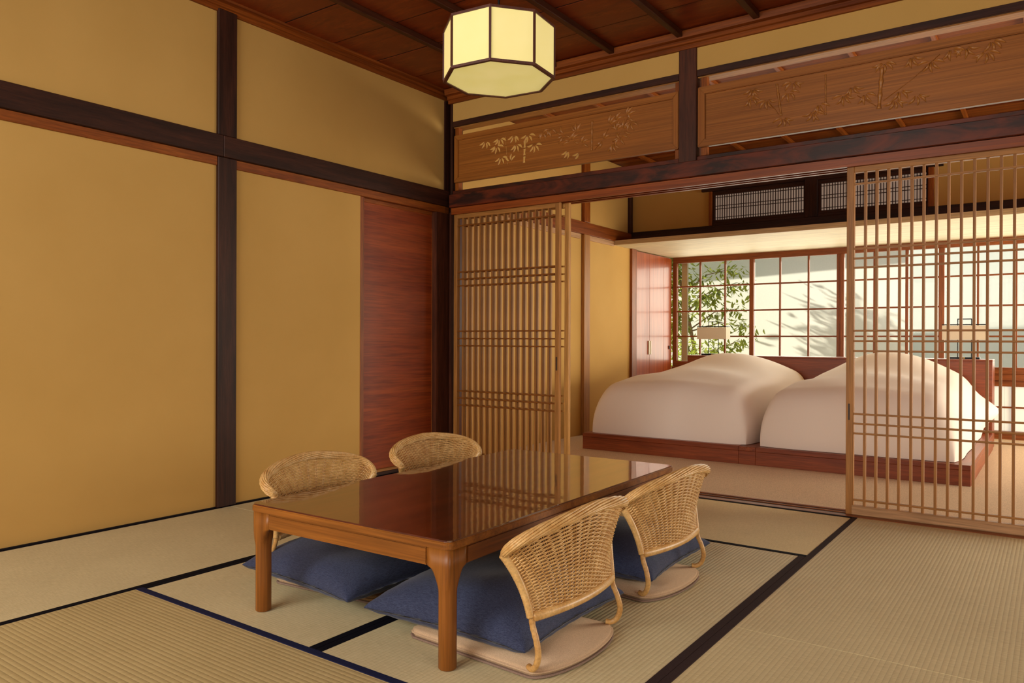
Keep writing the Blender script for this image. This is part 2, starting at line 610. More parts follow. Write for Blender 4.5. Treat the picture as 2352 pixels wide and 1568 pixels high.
# ---- left wall
wl = tag(bx('wall_left', 'plaster', -0.12, 0.0, YB, -0.788, -0.05, 2.70, bevel=0), 'structure', 'ochre plastered wall with dark post and rails')
W0 = wl
bx('plaster_panel', 'plaster', -0.12, 0.0, -0.788, 0.13, 1.83, 2.70, wl, bevel=0)
bx('post', 'darkZ', -0.1, 0.02, -1.820, -1.706, 0, 1.872, wl, 0.004)
bx('post', 'darkZ', -0.1, 0.02, -1.820, -1.706, 1.986, 2.66, wl, 0.004)
bx('rail', 'darkY', -0.02, 0.026, YB, -1.7925, 1.872, 1.987, wl, 0.003)
bx('rail', 'darkY', -0.02, 0.028, -1.792, 0.07, 1.872, 1.986, wl, 0.003)
bx('lower_rail', 'redY', -0.05, 0.012, YB, -1.8205, 1.824, 1.871, wl, 0.002)
bx('lower_rail', 'redY', -0.10, 0.012, -1.7055, 0.075, 1.821, 1.871, wl, 0.002)
MB().prism([(-.1, -.068), (.02, -.068), (.02, .07), (.066, .0215), (.078, .0215), (.078, .15), (-.1, .15)], 0, 1.8205).build('corner_post', 'corner', wl).location = -wl.location
MB().prism([(-.1, .03), (.012, .03), (.012, .085), (.062, .034), (.08, .034), (.08, .15), (-.1, .15)], 1.8205, 2.64).build('corner_post', 'darkZ', wl).location = -wl.location
co = MB()
co.prism([(0, 2.645), (.012, 2.645), (.012, 2.668), (.022, 2.672), (.022, 2.69), (.05, 2.694), (.055, 2.72), (.055, 2.75), (0, 2.75)], YB, 0.09, 'Y')
co.build('cornice', 'corniceY', wl).location = -wl.location
bx('floor_strip', 'groove', -0.02, 0.003, YB, -0.79, -0.03, 0.006, wl, 0)

# ---- red sliding door in the left wall
d1 = empty('door_1', (-0.03, -0.40, 0.0), 0, 'structure', 'red-brown wooden sliding door in the ochre wall beside the corner post')
bx('leaf', 'door_red', -0.055, -0.028, -0.755, -0.05, 0.035, 1.812, d1)
bx('jamb', 'windowZ', -0.08, 0.004, -0.788, -0.756, 0, 1.8215, d1, 0.003)
bx('head', 'redY', -0.08, -0.022, -0.755, -0.069, 1.795, 1.821, d1)
bx('stile', 'door_red', -0.0275, -0.024, -0.062, -0.05, 0.035, 1.795, d1, 0.0005)
bx('edge_strip', 'redZ', -0.0275, -0.0225, -0.069, -0.063, 0.035, 1.70, d1, 0.0005)
bx('threshold', 'honeyY', -0.08, 0.0, -0.755, -0.069, 0.022, 0.040, d1)
bx('threshold_base', 'darkY', -0.08, 0.0, -0.755, -0.069, -0.03, 0.021, d1)

# ---- partition to the bedroom
wb = empty('wall_back', (0, 0, 0), 0, 'structure', 'timber partition with carved transoms between the sitting room and the bedroom')
XE = XR
# lintel with two door grooves in its underside
km = MB().box(0.08, XE, 0.02, 0.15, 1.816, 1.850)
for y0, y1 in ((0.02, 0.042), (0.078, 0.092), (0.128, 0.15)):
    km.box(0.08, XE, y0, y1, 1.803, 1.8165)
km.build('lintel', 'kamoi', wb)
bx('beam', 'beam', 0.075, XE, 0.0, 0.034, 1.852, 1.944, wb, 0.003)
bx('upper_sill', 'beam', 0.081, 1.8225, 0.036, 0.12, 1.852, 1.977, wb, 0.003)
bx('upper_sill', 'beam', 1.9335, XE, 0.036, 0.12, 1.852, 1.974, wb, 0.003)
bx('post', 'corner', 1.823, 1.933, 0.026, 0.14, 1.853, 2.625, wb, 0.004)
bx('post', 'corner', 3.70, 3.81, 0.026, 0.14, 1.853, 2.625, wb, 0.004)
for x0, x1 in ((0.081, 1.8225), (1.9335, 3.70), (3.81, XE)):
    bx('top_rail', 'darkX', x0, x1, 0.03, 0.046, 2.437, 2.476, wb, 0.002)
    bx('rail_back', 'honeyX', x0, x1, 0.046, 0.13, 2.431, 2.474, wb, 0.002)
    bx('plaster_strip', 'plaster', x0, x1, 0.036, 0.12, 2.476, 2.70, wb, 0)
for x in (0.0905, 1.953):
    bx('spacer', 'redZ', x, x + 0.034, 0.05, 0.09, 1.978, 2.436, wb, 0.001)
for x in (1.792, 3.668):
    bx('spacer', 'redZ', x, x + 0.03, 0.05, 0.09, 1.978, 2.436, wb, 0.001)
cb = MB()
cb.prism([(.035, 2.606), (.018, 2.606), (.018, 2.63), (.006, 2.634), (.006, 2.656), (-.022, 2.660), (-.026, 2.690), (-.026, 2.70), (.035, 2.70)], 0.05, XE, 'X')
cb.build('cornice', 'corniceX', wb)
# threshold
sl = MB().box(0.08, XE, -0.012, 0.150, -0.035, -0.004)
for y0, y1 in ((-0.012, 0.040), (0.080, 0.090), (0.130, 0.150)):
    sl.box(0.08, XE, y0, y1, -0.005, 0.001)
sl.build('threshold', 'windowX', wb)
bx('groove', 'groove', 0.08, XE, 0.041, 0.079, -0.0045, -0.0035, wb, 0)
bx('groove', 'groove', 0.08, XE, 0.091, 0.129, -0.0045, -0.0035, wb, 0)


# ---- carved transom panels
def leaf_mesh(name, L, w, h, m):
    b = MB()
    n = 6
    prof = [math.sin(PI * (i / n) ** 0.85) ** 0.8 for i in range(n + 1)]
    top, bot, mid = [], [], []
    for i in range(n + 1):
        t = i / n
        bend = 0.10 * L * math.sin(PI * t)
        top.append((t * L, 0.0, bend + w * prof[i]))
        bot.append((t * L, 0.0, bend - w * prof[i]))
        mid.append((t * L, -h * (0.3 + prof[i]), bend))
    vs = top + bot + mid
    fs = []
    for i in range(n):
        fs.append((i, i + 1, 2 * (n + 1) + i + 1, 2 * (n + 1) + i))
        fs.append((2 * (n + 1) + i, 2 * (n + 1) + i + 1, (n + 1) + i + 1, (n + 1) + i))
    b.add(vs, fs)
    return b.mesh(name, m, smooth=True)


LEAF = leaf_mesh('carved_leaf', 0.060, 0.0064, 0.013, 'leafwood')


def leaf_outline(cx, cz, ang, L, w, n=7):
    up_, dn = [], []
    for i in range(n + 1):
        t = i / n
        pr = w * math.sin(PI * t ** 0.85) ** 0.8
        bend = 0.10 * L * math.sin(PI * t)
        for lst, s in ((up_, 1), (dn, -1)):
            px, pz = t * L, bend + s * max(pr, 0.0006)
            lst.append((cx + px * math.cos(ang) - pz * math.sin(ang), cz + px * math.sin(ang) + pz * math.cos(ang)))
    return up_ + dn[::-1]


def culm(b, x0, z0, x1, z1, r, y):
    """A bamboo stem carved in relief, with swollen nodes."""
    n = 18
    pts, rs = [], []
    for i in range(n + 1):
        t = i / n
        pts.append((x0 + (x1 - x0) * t, y, z0 + (z1 - z0) * t))
        ph = (t * 3.0) % 1.0
        rs.append(r * (0.72 + 0.42 * abs(2 * ph - 1) ** 2.2))
    b.tube(pts, rs, 6)


def transom(x0, x1, z0, z1, fw, label, clusters, pierced, culms, stems, pierced_culms=()):
    root = empty('carved_transom', ((x0 + x1) / 2, 0.045, z0), 0, None, label, 'transom panel', 'carved bamboo transoms')
    ox, oz = (x0 + x1) / 2, z0
    X0, X1, H = x0 - ox, x1 - ox, z1 - z0
    # board, with the pierced leaves cut right through it
    bd = MB().box(X0 + fw * 0.8, X1 - fw * 0.8, -0.003, 0.002, fw * 0.8, H - fw * 0.8).build('carved_board', 'panelX', root)
    outl = []
    for cx, cz, angs, L in pierced:
        for a in angs:
            outl.append(leaf_outline(cx - ox + 0.013 * math.cos(math.radians(a)), cz - oz + 0.013 * math.sin(math.radians(a)), math.radians(a), L, 0.0076))
    for (xa, za, xb, zb, w) in pierced_culms:
        for k in range(3):
            t0, t1 = k / 3 + 0.02, (k + 1) / 3 - 0.03
            p = lambda t: (xa + (xb - xa) * t - ox, za + (zb - za) * t - oz)
            (ax, az), (bx_, bz) = p(t0), p(t1)
            outl.append([(ax - w, az), (ax + w, az), (ax + w * .7, (az * 2 + bz) / 3), (bx_ + w, bz), (bx_ - w, bz), (ax - w * .7, (az * 2 + bz) / 3)])
    if outl:
        cu = MB()
        for pl in outl:
            cu.prism(pl, -0.03, 0.04, 'Y')
        co_ = cu.build('cutter', 'panelX')
        co_.matrix_world = Matrix.Translation((ox, 0.045, oz))
        md = bd.modifiers.new('cut', 'BOOLEAN')
        md.operation = 'DIFFERENCE'
        md.solver = 'EXACT'
        md.use_self = True
        md.object = co_
        bpy.context.view_layer.update()
        ev = bd.evaluated_get(bpy.context.evaluated_depsgraph_get())
        me = bpy.data.meshes.new_from_object(ev)
        bd.modifiers.remove(md)
        bd.data = me
        bpy.data.objects.remove(co_)
    # frame of four mitred members
    y0, y1 = -0.016, 0.016
    def member(poly, ax_):
        b = MB()
        inner = [poly[3], poly[2]]
        b.prism(poly, y0, y1, 'Y')
        return b.build('frame_member', 'panel' + ax_, root, bevel=0.003, seg=2)
    a, b_ = fw, fw
    member([(X0, 0), (X1, 0), (X1 - a, b_), (X0 + a, b_)], 'X')
    member([(X1, H), (X0, H), (X0 + a, H - b_), (X1 - a, H - b_)], 'X')
    member([(X0, H), (X0, 0), (X0 + a, b_), (X0 + a, H - b_)], 'Z')
    member([(X1, 0), (X1, H), (X1 - a, H - b_), (X1 - a, b_)], 'Z')
    for cx, cz, angs, L in clusters:
        for a in angs:
            o = piece('carved_leaf', LEAF, root, (cx - ox + 0.011 * math.cos(math.radians(a)), -0.0032, cz - oz + 0.011 * math.sin(math.radians(a))), (0, -math.radians(a), 0), (L / 0.06, 1, 1.1))
            if (a % 360) > 180 and random.random() < 0.5:
                o.scale.z *= -1
    for (xa, za, xb, zb, r) in culms:
        c = MB()
        culm(c, xa - ox, za - oz, xb - ox, zb - oz, r, -0.0035)
        c.build('carved_stem', 'leafwood', root, smooth=True)
    for (xa, za, xb, zb) in stems:
        c = MB()
        c.tube([(xa - ox, -0.0035, za - oz), ((xa + xb) / 2 - ox + 0.008, -0.0035, (za + zb) / 2 - oz - 0.006), (xb - ox, -0.0035, zb - oz)], 0.0022, 5)
        c.build('carved_twig', 'panelZ', root, smooth=True)
    return root


FAN = [(205, 240, 275, 315), (200, 228, 262, 300, 340), (215, 250, 290, 330), (190, 230, 270, 310, 350)]
FANR = [(170, 215, 250), (20, 45, 75, 330), (10, 50, 320, 290), (35, 60, 20, 300)]


def fan(i, tab=FAN):
    return [a + random.uniform(-8, 8) for a in tab[i % len(tab)]]


Lp = [(0.375, 2.300, 0), (0.496, 2.302, 1), (0.47, 2.252, 1), (0.508, 2.171, 2), (0.619, 2.305, 0), (0.637, 2.242, 2), (0.734, 2.290, 1), (0.787, 2.216, 3)]
pierced_L = [(x, z, fan(i), 0.052) for x, z, i in Lp] + [(0.585, 2.120, [40, 75, 130], 0.05), (1.054, 2.139, [205, 235, 262], 0.05), (1.142, 2.112, [195, 225], 0.05)]
relief_L = [(0.86, 2.290, fan(2), 0.052), (0.915, 2.300, fan(0), 0.05), (1.02, 2.237, [110, 150, 190, 230, 330], 0.055), (1.119, 2.235, [95, 60, 125, 210], 0.06),
            (1.076, 2.192, [160, 200, 30, 60], 0.055), (1.151, 2.161, [60, 20, 150, 330], 0.05), (1.353, 2.249, fan(1, FANR), 0.06),
            (1.393, 2.269, fan(2, FANR), 0.055), (1.474, 2.283, fan(1, FANR), 0.06), (1.505, 2.25, [100, 290, 320, 250], 0.055), (1.402, 2.206, fan(3, FANR), 0.055),
            (1.450, 2.204, fan(1, FANR), 0.055), (1.432, 2.170, [200, 240, 300, 340], 0.055), (1.31, 2.163, [205, 235, 60, 25], 0.05), (1.384, 2.136, [230, 260, 290, 320], 0.055)]
transom(0.096, 1.820, 2.033, 2.372, 0.036, 'carved wooden transom panel left of the middle post, with pierced bamboo leaves', relief_L, pierced_L,
        [(1.229, 2.108, 1.231, 2.296, 0.008)], [(1.25, 2.11, 1.35, 2.23), (1.38, 2.14, 1.48, 2.27)],
        [(0.703, 2.098, 0.709, 2.25, 0.0105), (0.564, 2.105, 0.541, 2.31, 0.0030)])
Rp = [(2.259, 2.312), (2.247, 2.262), (2.476, 2.308), (2.453, 2.258), (2.426, 2.122), (2.612, 2.164), (2.585, 2.126), (2.775, 2.226), (2.737, 2.188),
      (2.836, 2.178), (2.927, 2.318), (3.051, 2.322), (3.137, 2.281), (3.224, 2.322), (3.284, 2.318), (3.39, 2.325), (3.368, 2.278), (2.999, 2.163), (2.979, 2.121), (3.075, 2.128)]
Rp.append((2.336, 2.236))
relief_R = [(x, z, [a + random.uniform(-6, 6) for a in (200, 232, 270, 305, 338)][(i % 2):], 0.052) for i, (x, z) in enumerate(Rp)]
transom(1.940, 3.695, 2.024, 2.372, 0.044, 'long carved wooden transom panel right of the middle post, carved with bamboo in relief', relief_R,
        [],
        [(2.414, 2.130, 2.39, 2.308, 0.007), (2.645, 2.096, 2.644, 2.31, 0.0045), (2.903, 2.084, 2.917, 2.288, 0.011)],
        [(2.923, 2.121, 3.174, 2.303), (2.35, 2.21, 2.40, 2.14), (2.80, 2.17, 2.89, 2.10)])

# ---- ceiling of the sitting room: overlapped boards and battens
cl = empty('ceiling', (0, 0, 2.70), 0, 'structure', 'dark red-brown board ceiling crossed by slim battens')
y = 0.03
k = 0
while y > YB:
    y1 = max(y - 0.362, YB)
    zz = 0.004 if k % 2 else 0.006
    MB().box(0.02, XR, y1 + 0.005, y - 0.005, zz, 0.03).build('ceiling_board', 'ceil', cl)
    MB().box(0.02, XR, y1 - 0.0049, y1 + 0.0049, 0.0065, 0.025).build('seam_shade_strip', 'groove', cl)  # dark strip standing in for the shadow line between boards
    y = y1
    k += 1
for i, x in enumerate((0.565, 0.985, 1.403, 1.849, 2.296, 2.743, 3.19, 3.637, 4.084, 4.53)):
    bx('batten', 'batten', x - 0.018, x + 0.018, YB, -0.012, 2.668, 2.7045, cl, 0.003)
tag(bx('ceiling', 'groove', -0.1, XR, YB, 4.4, 2.80, 2.86, bevel=0), 'structure', 'flat slab above the board ceilings')
# unseen enclosing walls
tag(bx('wall_right', 'plaster', XR, XR + 0.1, YB, 4.3, -0.05, 2.8, bevel=0), 'structure', 'plain plaster wall to the right, outside the view')
tag(bx('wall_rear', 'plaster', -0.1, XR + 0.1, YB - 0.1, YB, -0.05, 2.8, bevel=0), 'structure', 'plain plaster wall behind the viewer')


# ---- lattice doors
def lattice(name, label, x0, x1, y0, y1, zb, zt, stile, nslat, first, pitch, bars, bottom, back=False, wd='honey', barwood=None):
    root = empty(name, ((x0 + x1) / 2, (y0 + y1) / 2, 0.0), 0, 'structure', label)
    ym = (y0 + y1) / 2
    bx('stile', wd + 'Z', x0, x0 + stile, y0, y1, zb, zt, root, 0.002)
    bx('stile', wd + 'Z', x1 - stile, x1, y0, y1, zb, zt, root, 0.002)
    bx('top_rail', wd + 'X', x0 + stile, x1 - stile, y0 - 0.0005, y1, zt - 0.034, zt, root, 0.002)
    bx('bottom_rail', 'paleX', x0 + stile * 0.8, x1 - stile * 0.8, y0 - 0.003, y1, zb, zb + bottom, root, 0.003)
    sm = MB().prism([(-0.0052, y0 + 0.004 - ym), (0.0052, y0 + 0.004 - ym), (0.0062, y0 + 0.006 - ym), (0.0062, y1 - 0.006 - ym), (-0.0062, y1 - 0.006 - ym), (-0.0062, y0 + 0.006 - ym)],
                    zb + bottom, zt - 0.034).mesh('slat', wd + 'Z')
    for i in range(nslat):
        piece('slat', sm, root, (first + i * pitch - (x0 + x1) / 2 + random.uniform(-.0008, .0008), 0, 0))
    bm_ = MB().prism([(-0.007, -0.0035), (-0.0062, -0.005), (0.0062, -0.005), (0.007, -0.0035), (0.007, 0.005), (-0.007, 0.005)], x0 + stile - (x0 + x1) / 2, x1 - stile - (x0 + x1) / 2, 'X').mesh('crossbar', barwood or wd + 'X')
    for z in bars:
        piece('crossbar', bm_, root, (0, y0 + 0.0085 - ym if not back else 0.0, z))
    return root


ZB = (1.722, 1.388, 1.337, 1.289, 0.962, 0.909, 0.857, 0.531, 0.481, 0.430, 0.085)
dl = lattice('door_2', 'wooden lattice sliding door beside the corner post, front leaf of the left pair', 0.085, 0.985, 0.045, 0.076, 0.0, 1.808, 0.032, 15, 0.1655, 0.0523, ZB, 0.045, barwood='barbrown')
bx('finger_pull', 'hardware', 0.962, 0.972, 0.0435, 0.046, 0.70, 0.79, dl, 0.001)
lattice('door_3', 'wooden lattice sliding door directly behind the front leaf beside the corner post', 0.125, 1.028, 0.094, 0.124, 0.0, 1.808, 0.032, 15, 0.200, 0.0523, ZB, 0.045, wd='gold')
dr = lattice('door_4', 'large open wooden lattice sliding door on the right, in front of the second bed', 2.751, 3.70, 0.045, 0.076, 0.0, 1.808, 0.036, 16, 2.8385, 0.0537, tuple(z - 0.008 for z in ZB), 0.048)
bx('finger_pull', 'hardware', 2.762, 2.770, 0.0435, 0.046, 0.49, 0.575, dr, 0.001)

# ================================================================== BEDROOM
XL = -0.03
YW = 4.20      # glazing line
Y1 = 3.08      # wall above the alcove
wbl = tag(bx('wall_bedroom_left', 'plaster', XL - 0.1, XL, 0.15, Y1, -0.05, 2.70, bevel=0), 'structure', 'ochre bedroom wall beyond the lattice doors')
bx('rail', 'corniceY', XL, XL + 0.03, 0.15, Y1 - 0.0, 1.906, 2.022, wbl, 0.003)
bx('lower_rail', 'paleY', XL, XL + 0.016, 0.15, 2.02, 1.858, 1.905, wbl, 0.002)
bx('lower_rail', 'paleY', XL, XL + 0.016, 2.172, 2.70, 1.858, 1.905, wbl, 0.002)
bx('post', 'honeyZ', XL, XL + 0.036, 2.06, 2.17, 0, 1.905, wbl, 0.003)
bx('post', 'redZ', XL, XL + 0.036, 2.06, 2.17, 2.023, 2.70, wbl, 0.003)
bx('post', 'darkZ', XL, XL + 0.03, Y1 - 0.06, Y1, 2.023, 2.7, wbl, 0.003)
bx('post', 'windowZ', XL - 0.1, XL + 0.03, Y1 - 0.01, Y1 + 0.105, 0, 1.868, wbl, 0.003)
bx('alcove_side', 'plaster', XL - 0.14, XL - 0.1, Y1, YW + 0.1, -0.05, 2.0, wbl, 0)

wbb = tag(bx('wall_bedroom_back', 'plaster', XL + 0.02, 0.838, Y1, Y1 + 0.1, 1.90, 2.75, bevel=0), 'structure', 'dark ochre wall strip above the bedroom alcove')
bx('plaster_panel', 'plaster', 2.80, XR, Y1, Y1 + 0.1, 1.90, 2.75, wbb, 0)
bx('plaster_panel', 'plaster', 0.838, 2.80, Y1, Y1 + 0.1, 2.42, 2.75, wbb, 0)
bx('rail', 'darkX', XL, XR, Y1 - 0.032, Y1 + 0.05, 1.895, 2.034, wbb, 0.003)
# high lattice windows
wf = empty('window_2', (1.8, Y1, 2.035), 0, 'structure', 'pair of paper lattice windows high on the bedroom back wall')
bx('frame_post', 'redZ', 0.838, 0.870, Y1 - 0.02, Y1 + 0.06, 2.036, 2.372, wf, 0.002)
bx('frame_post', 'redZ', 2.757, 2.80, Y1 - 0.02, Y1 + 0.06, 2.036, 2.372, wf, 0.002)
bx('middle_post', 'darkZ', 1.755, 1.868, Y1 - 0.03, Y1 + 0.08, 2.035, 2.75, wf, 0.003)
bx('head_rail', 'darkX', 0.765, 1.7545, Y1 - 0.03, Y1 + 0.06, 2.375, 2.42, wf, 0.002)
bx('head_rail', 'darkX', 1.8685, 2.87, Y1 - 0.03, Y1 + 0.06, 2.368, 2.42, wf, 0.002)
for x0, x1 in ((0.870, 1.7545), (1.8685, 2.757)):
    bx('sill_rail', 'darkX', x0, x1, Y1 - 0.012, Y1 + 0.06, 2.036, 2.062, wf, 0.002)
    bx('sash_rail', 'darkX', x0, x1, Y1 + 0.0, Y1 + 0.03, 2.0625, 2.090, wf, 0.001)
    bx('sash_rail', 'darkX', x0, x1, Y1 + 0.0, Y1 + 0.03, 2.334, 2.374, wf, 0.001)
    bx('sash_stile', 'darkZ', x0, x0 + 0.024, Y1 + 0.0, Y1 + 0.03, 2.0905, 2.3335, wf, 0.001)
    bx('sash_stile', 'darkZ', x1 - 0.016, x1, Y1 + 0.0, Y1 + 0.03, 2.0905, 2.3335, wf, 0.001)
    bx('paper', 'paper', x0 + 0.02, x1 - 0.01, Y1 + 0.022, Y1 + 0.026, 2.088, 2.336, wf, 0)
    sm = MB().box(-0.0028, 0.0028, -0.005, 0.007, -0.1215, 0.1215).mesh('slat', 'darkZ')
    n = 35
    for i in range(1, n + 1):
        piece('slat', sm, wf, (x0 + 0.024 + (x1 - x0 - 0.04) * i / (n + 1) - 1.8, 0.012, 2.212 - 2.035))
    for z in (2.312, 2.228, 2.198, 2.113):
        bx('crossbar', 'darkX', x0 + 0.024, x1 - 0.016, Y1 + 0.008, Y1 + 0.018, z - 0.0026, z + 0.0026, wf, 0)

# bedroom ceiling
cb2 = empty('ceiling_bedroom', (0, 0, 2.70), 0, 'structure', 'bedroom board ceiling with pale battens seen through the transoms')
y = 0.15
while y < Y1 + 0.1:
    y1 = min(y + 0.36, Y1 + 0.1)
    MB().hexa([(-0.1, y, 0.0), (XR, y, 0.0), (XR, y1, 0.014), (-0.1, y1, 0.014), (-0.1, y, 0.02), (XR, y, 0.02), (XR, y1, 0.034), (-0.1, y1, 0.034)]).build('ceiling_board', 'cornice' + 'X', cb2)
    y = y1
for x in (0.35, 0.80, 1.25, 1.70, 2.15, 2.60, 3.05, 3.5, 3.95, 4.4):
    bx('batten', 'redY', x - 0.014, x + 0.014, 0.15, Y1, 2.672, 2.702, cb2, 0.002)

# lowered pale soffit over the alcove
sf = tag(bx('ceiling_alcove', 'soffit', XL, XR, 2.70, YW + 0.02, 1.868, 1.889, bevel=0.001), 'structure', 'pale lowered soffit over the window alcove')
bx('fascia', 'fascia', XL, XR, 2.688, 2.70, 1.866, 1.912, sf, 0.001)
bx('top_board', 'fascia', XL, XR, 2.70, YW + 0.05, 1.8895, 1.912, sf, 0.001)

# built-in closet on the alcove's left side
ct = empty('closet', (XL, 3.66, 0.0), 0, None, 'glossy red-brown built-in closet at the left of the bedroom window', 'closet')
bx('carcass', 'windowZ', XL - 0.1, XL - 0.026, 3.186, 4.16, 0.0, 1.866, ct, 0)
for y0, y1, hy in ((3.19, 3.553, 3.53), (3.557, 3.925, 3.572)):
    dd = bx('door', 'closet', XL - 0.025, XL, y0, y1, 0.02, 1.858, ct, 0.002)
    bx('handle', 'cream_metal', XL, XL + 0.012, hy - 0.01, hy + 0.01, 0.745, 0.895, dd, 0.003)
bx('side_panel', 'closet', XL - 0.025, XL - 0.001, 3.931, 4.15, 0.02, 1.858, ct, 0.002)
bx('gap_strip', 'honeyZ', XL - 0.025, XL - 0.006, 3.9255, 3.9305, 0.02, 1.858, ct, 0)
bx('knob', 'hardware', XL - 0.002, XL + 0.012, 4.07, 4.09, 0.80, 0.84, ct, 0.003)

# glazed alcove window
wn = empty('window_1', (1.6, YW, 0.0), 0, 'structure', 'wide wooden window of square glass panes behind the beds')
y0, y1 = YW - 0.022, YW + 0.022
bx('top_rail', 'windowX', XL, XR, y0, y1, 1.802, 1.868, wn, 0.002)
bx('bottom_rail', 'windowX', XL, XR, y0, y1, 0.600, 0.662, wn, 0.002)
bx('sill', 'windowX', XL, XR, y0 - 0.03, y1, 0.545, 0.599, wn, 0.002)
bx('lower_rail', 'windowX', XL, XR, y0, y1, 0.486, 0.544, wn, 0.002)
bx('floor_rail', 'windowX', XL, XR, y0 - 0.02, y1, -0.02, 0.074, wn, 0.002)
for x0, x1, dy in ((-0.03, 0.022, 0), (0.880, 0.927, -0.012), (1.786, 1.822, 0), (1.824, 1.860, -0.014), (2.425, 2.452, 0), (2.716, 2.765, -0.012), (3.60, 3.65, 0), (4.4, 4.46, 0)):
    bx('stile', 'windowZ', x0, x1, y0 + dy, y1 + dy, 0.6625, 1.8015, wn, 0.002)
for x in (0.302, 0.596, 1.206, 1.502, 2.142, 3.040, 3.340, 3.95, 4.2):
    bx('muntin', 'windowZ', x - 0.009, x + 0.009, YW - 0.012, YW + 0.012, 0.6625, 1.8015, wn, 0.001)
for z in (0.949, 1.238, 1.525):
    bx('crossbar', 'windowX', 0.022, XR, YW - 0.010, YW + 0.010, z - 0.0085, z + 0.0085, wn, 0.001)
for x0, x1 in ((0.022, 0.880), (0.927, 1.786), (1.86, 2.425), (2.452, 2.716), (2.765, 3.60), (3.65, 4.4)):
    bx('pane', 'glass', x0, x1, YW + 0.0135, YW + 0.0165, 0.6625, 1.8015, wn, 0)
# low paper screens right of the headboard
for x0, x1 in ((XL, 3.25), (3.25, 3.60), (3.62, 4.05), (4.07, 4.5)):
    bx('low_screen_paper', 'low_paper', x0 + 0.002, x1, YW + 0.008, YW + 0.011, 0.0745, 0.4855, wn, 0)
for x in (3.315, 3.61, 3.9, 4.2):
    bx('muntin', 'windowZ', x - 0.008, x + 0.008, YW - 0.01, YW + 0.006, 0.0745, 0.4855, wn, 0.001)
bx('crossbar', 'windowX', XL, XR, YW - 0.008, YW + 0.006, 0.285, 0.30, wn, 0.001)

# ---- headboard, platform and beds
pf = empty('bed_platform', (1.82, 2.4, 0.0), 0, None, 'low red-brown wooden platform carrying both beds', 'bed platform')
XP0, XP1, YP0, YP1 = 0.440, 3.215, 1.295, 3.295
bx('front_rail', 'bedX', XP0, 1.752, YP0, YP0 + 0.03, 0.0, 0.098, pf, 0.002)
bx('front_cap', 'bedX', XP0, 1.752, YP0 - 0.002, YP0 + 0.16, 0.0985, 0.132, pf, 0.002)
bx('front_rail', 'bedX', 1.878, XP1, YP0, YP0 + 0.03, 0.0, 0.098, pf, 0.002)
bx('front_cap', 'bedX', 1.878, XP1, YP0 - 0.002, YP0 + 0.16, 0.0985, 0.130, pf, 0.002)
bx('middle_rail', 'bedX', 1.7525, 1.8775, YP0 + 0.001, YP0 + 0.03, 0.0, 0.098, pf, 0.002)
bx('middle_cap', 'bedY', 1.7525, 1.8775, YP0 - 0.001, YP1, 0.0985, 0.129, pf, 0.002)
bx('side_rail', 'bedY', XP1 - 0.03, XP1 + 0.001, YP0 + 0.0305, YP1, 0.0, 0.098, pf, 0.002)
bx('side_cap', 'bedY', XP1 - 0.13, XP1 + 0.001, YP0 + 0.1605, YP1, 0.0985, 0.128, pf, 0.002)
bx('side_rail', 'bedY', XP0, XP0 + 0.03, YP0 + 0.0305, YP1, 0.0, 0.128, pf, 0.002)
bx('base', 'bedX', XP0 + 0.031, XP1 - 0.031, YP0 + 0.161, YP1, 0.02, 0.10, pf, 0)
hb = empty('headboard', (1.86, 3.40, 0.0), 0, None, 'long red-brown wooden headboard shelf behind both beds', 'headboard')
bx('front_board', 'bedX', 0.52, 2.20, 3.30, 3.33, 0.0, 0.735, hb, 0.002)
bx('front_board', 'bedX', 2.202, 3.21, 3.30, 3.33, 0.0, 0.735, hb, 0.002)
bx('shelf', 'bedX', 0.52, 3.211, 3.298, 3.56, 0.7355, 0.750, hb, 0.002)
bx('end_board', 'bedZ', 3.18, 3.21, 3.3305, 3.56, 0.0, 0.735, hb, 0.002)


def sm01(t):
    t = max(0.0, min(1.0, t))
    return t * t * (3 - 2 * t)


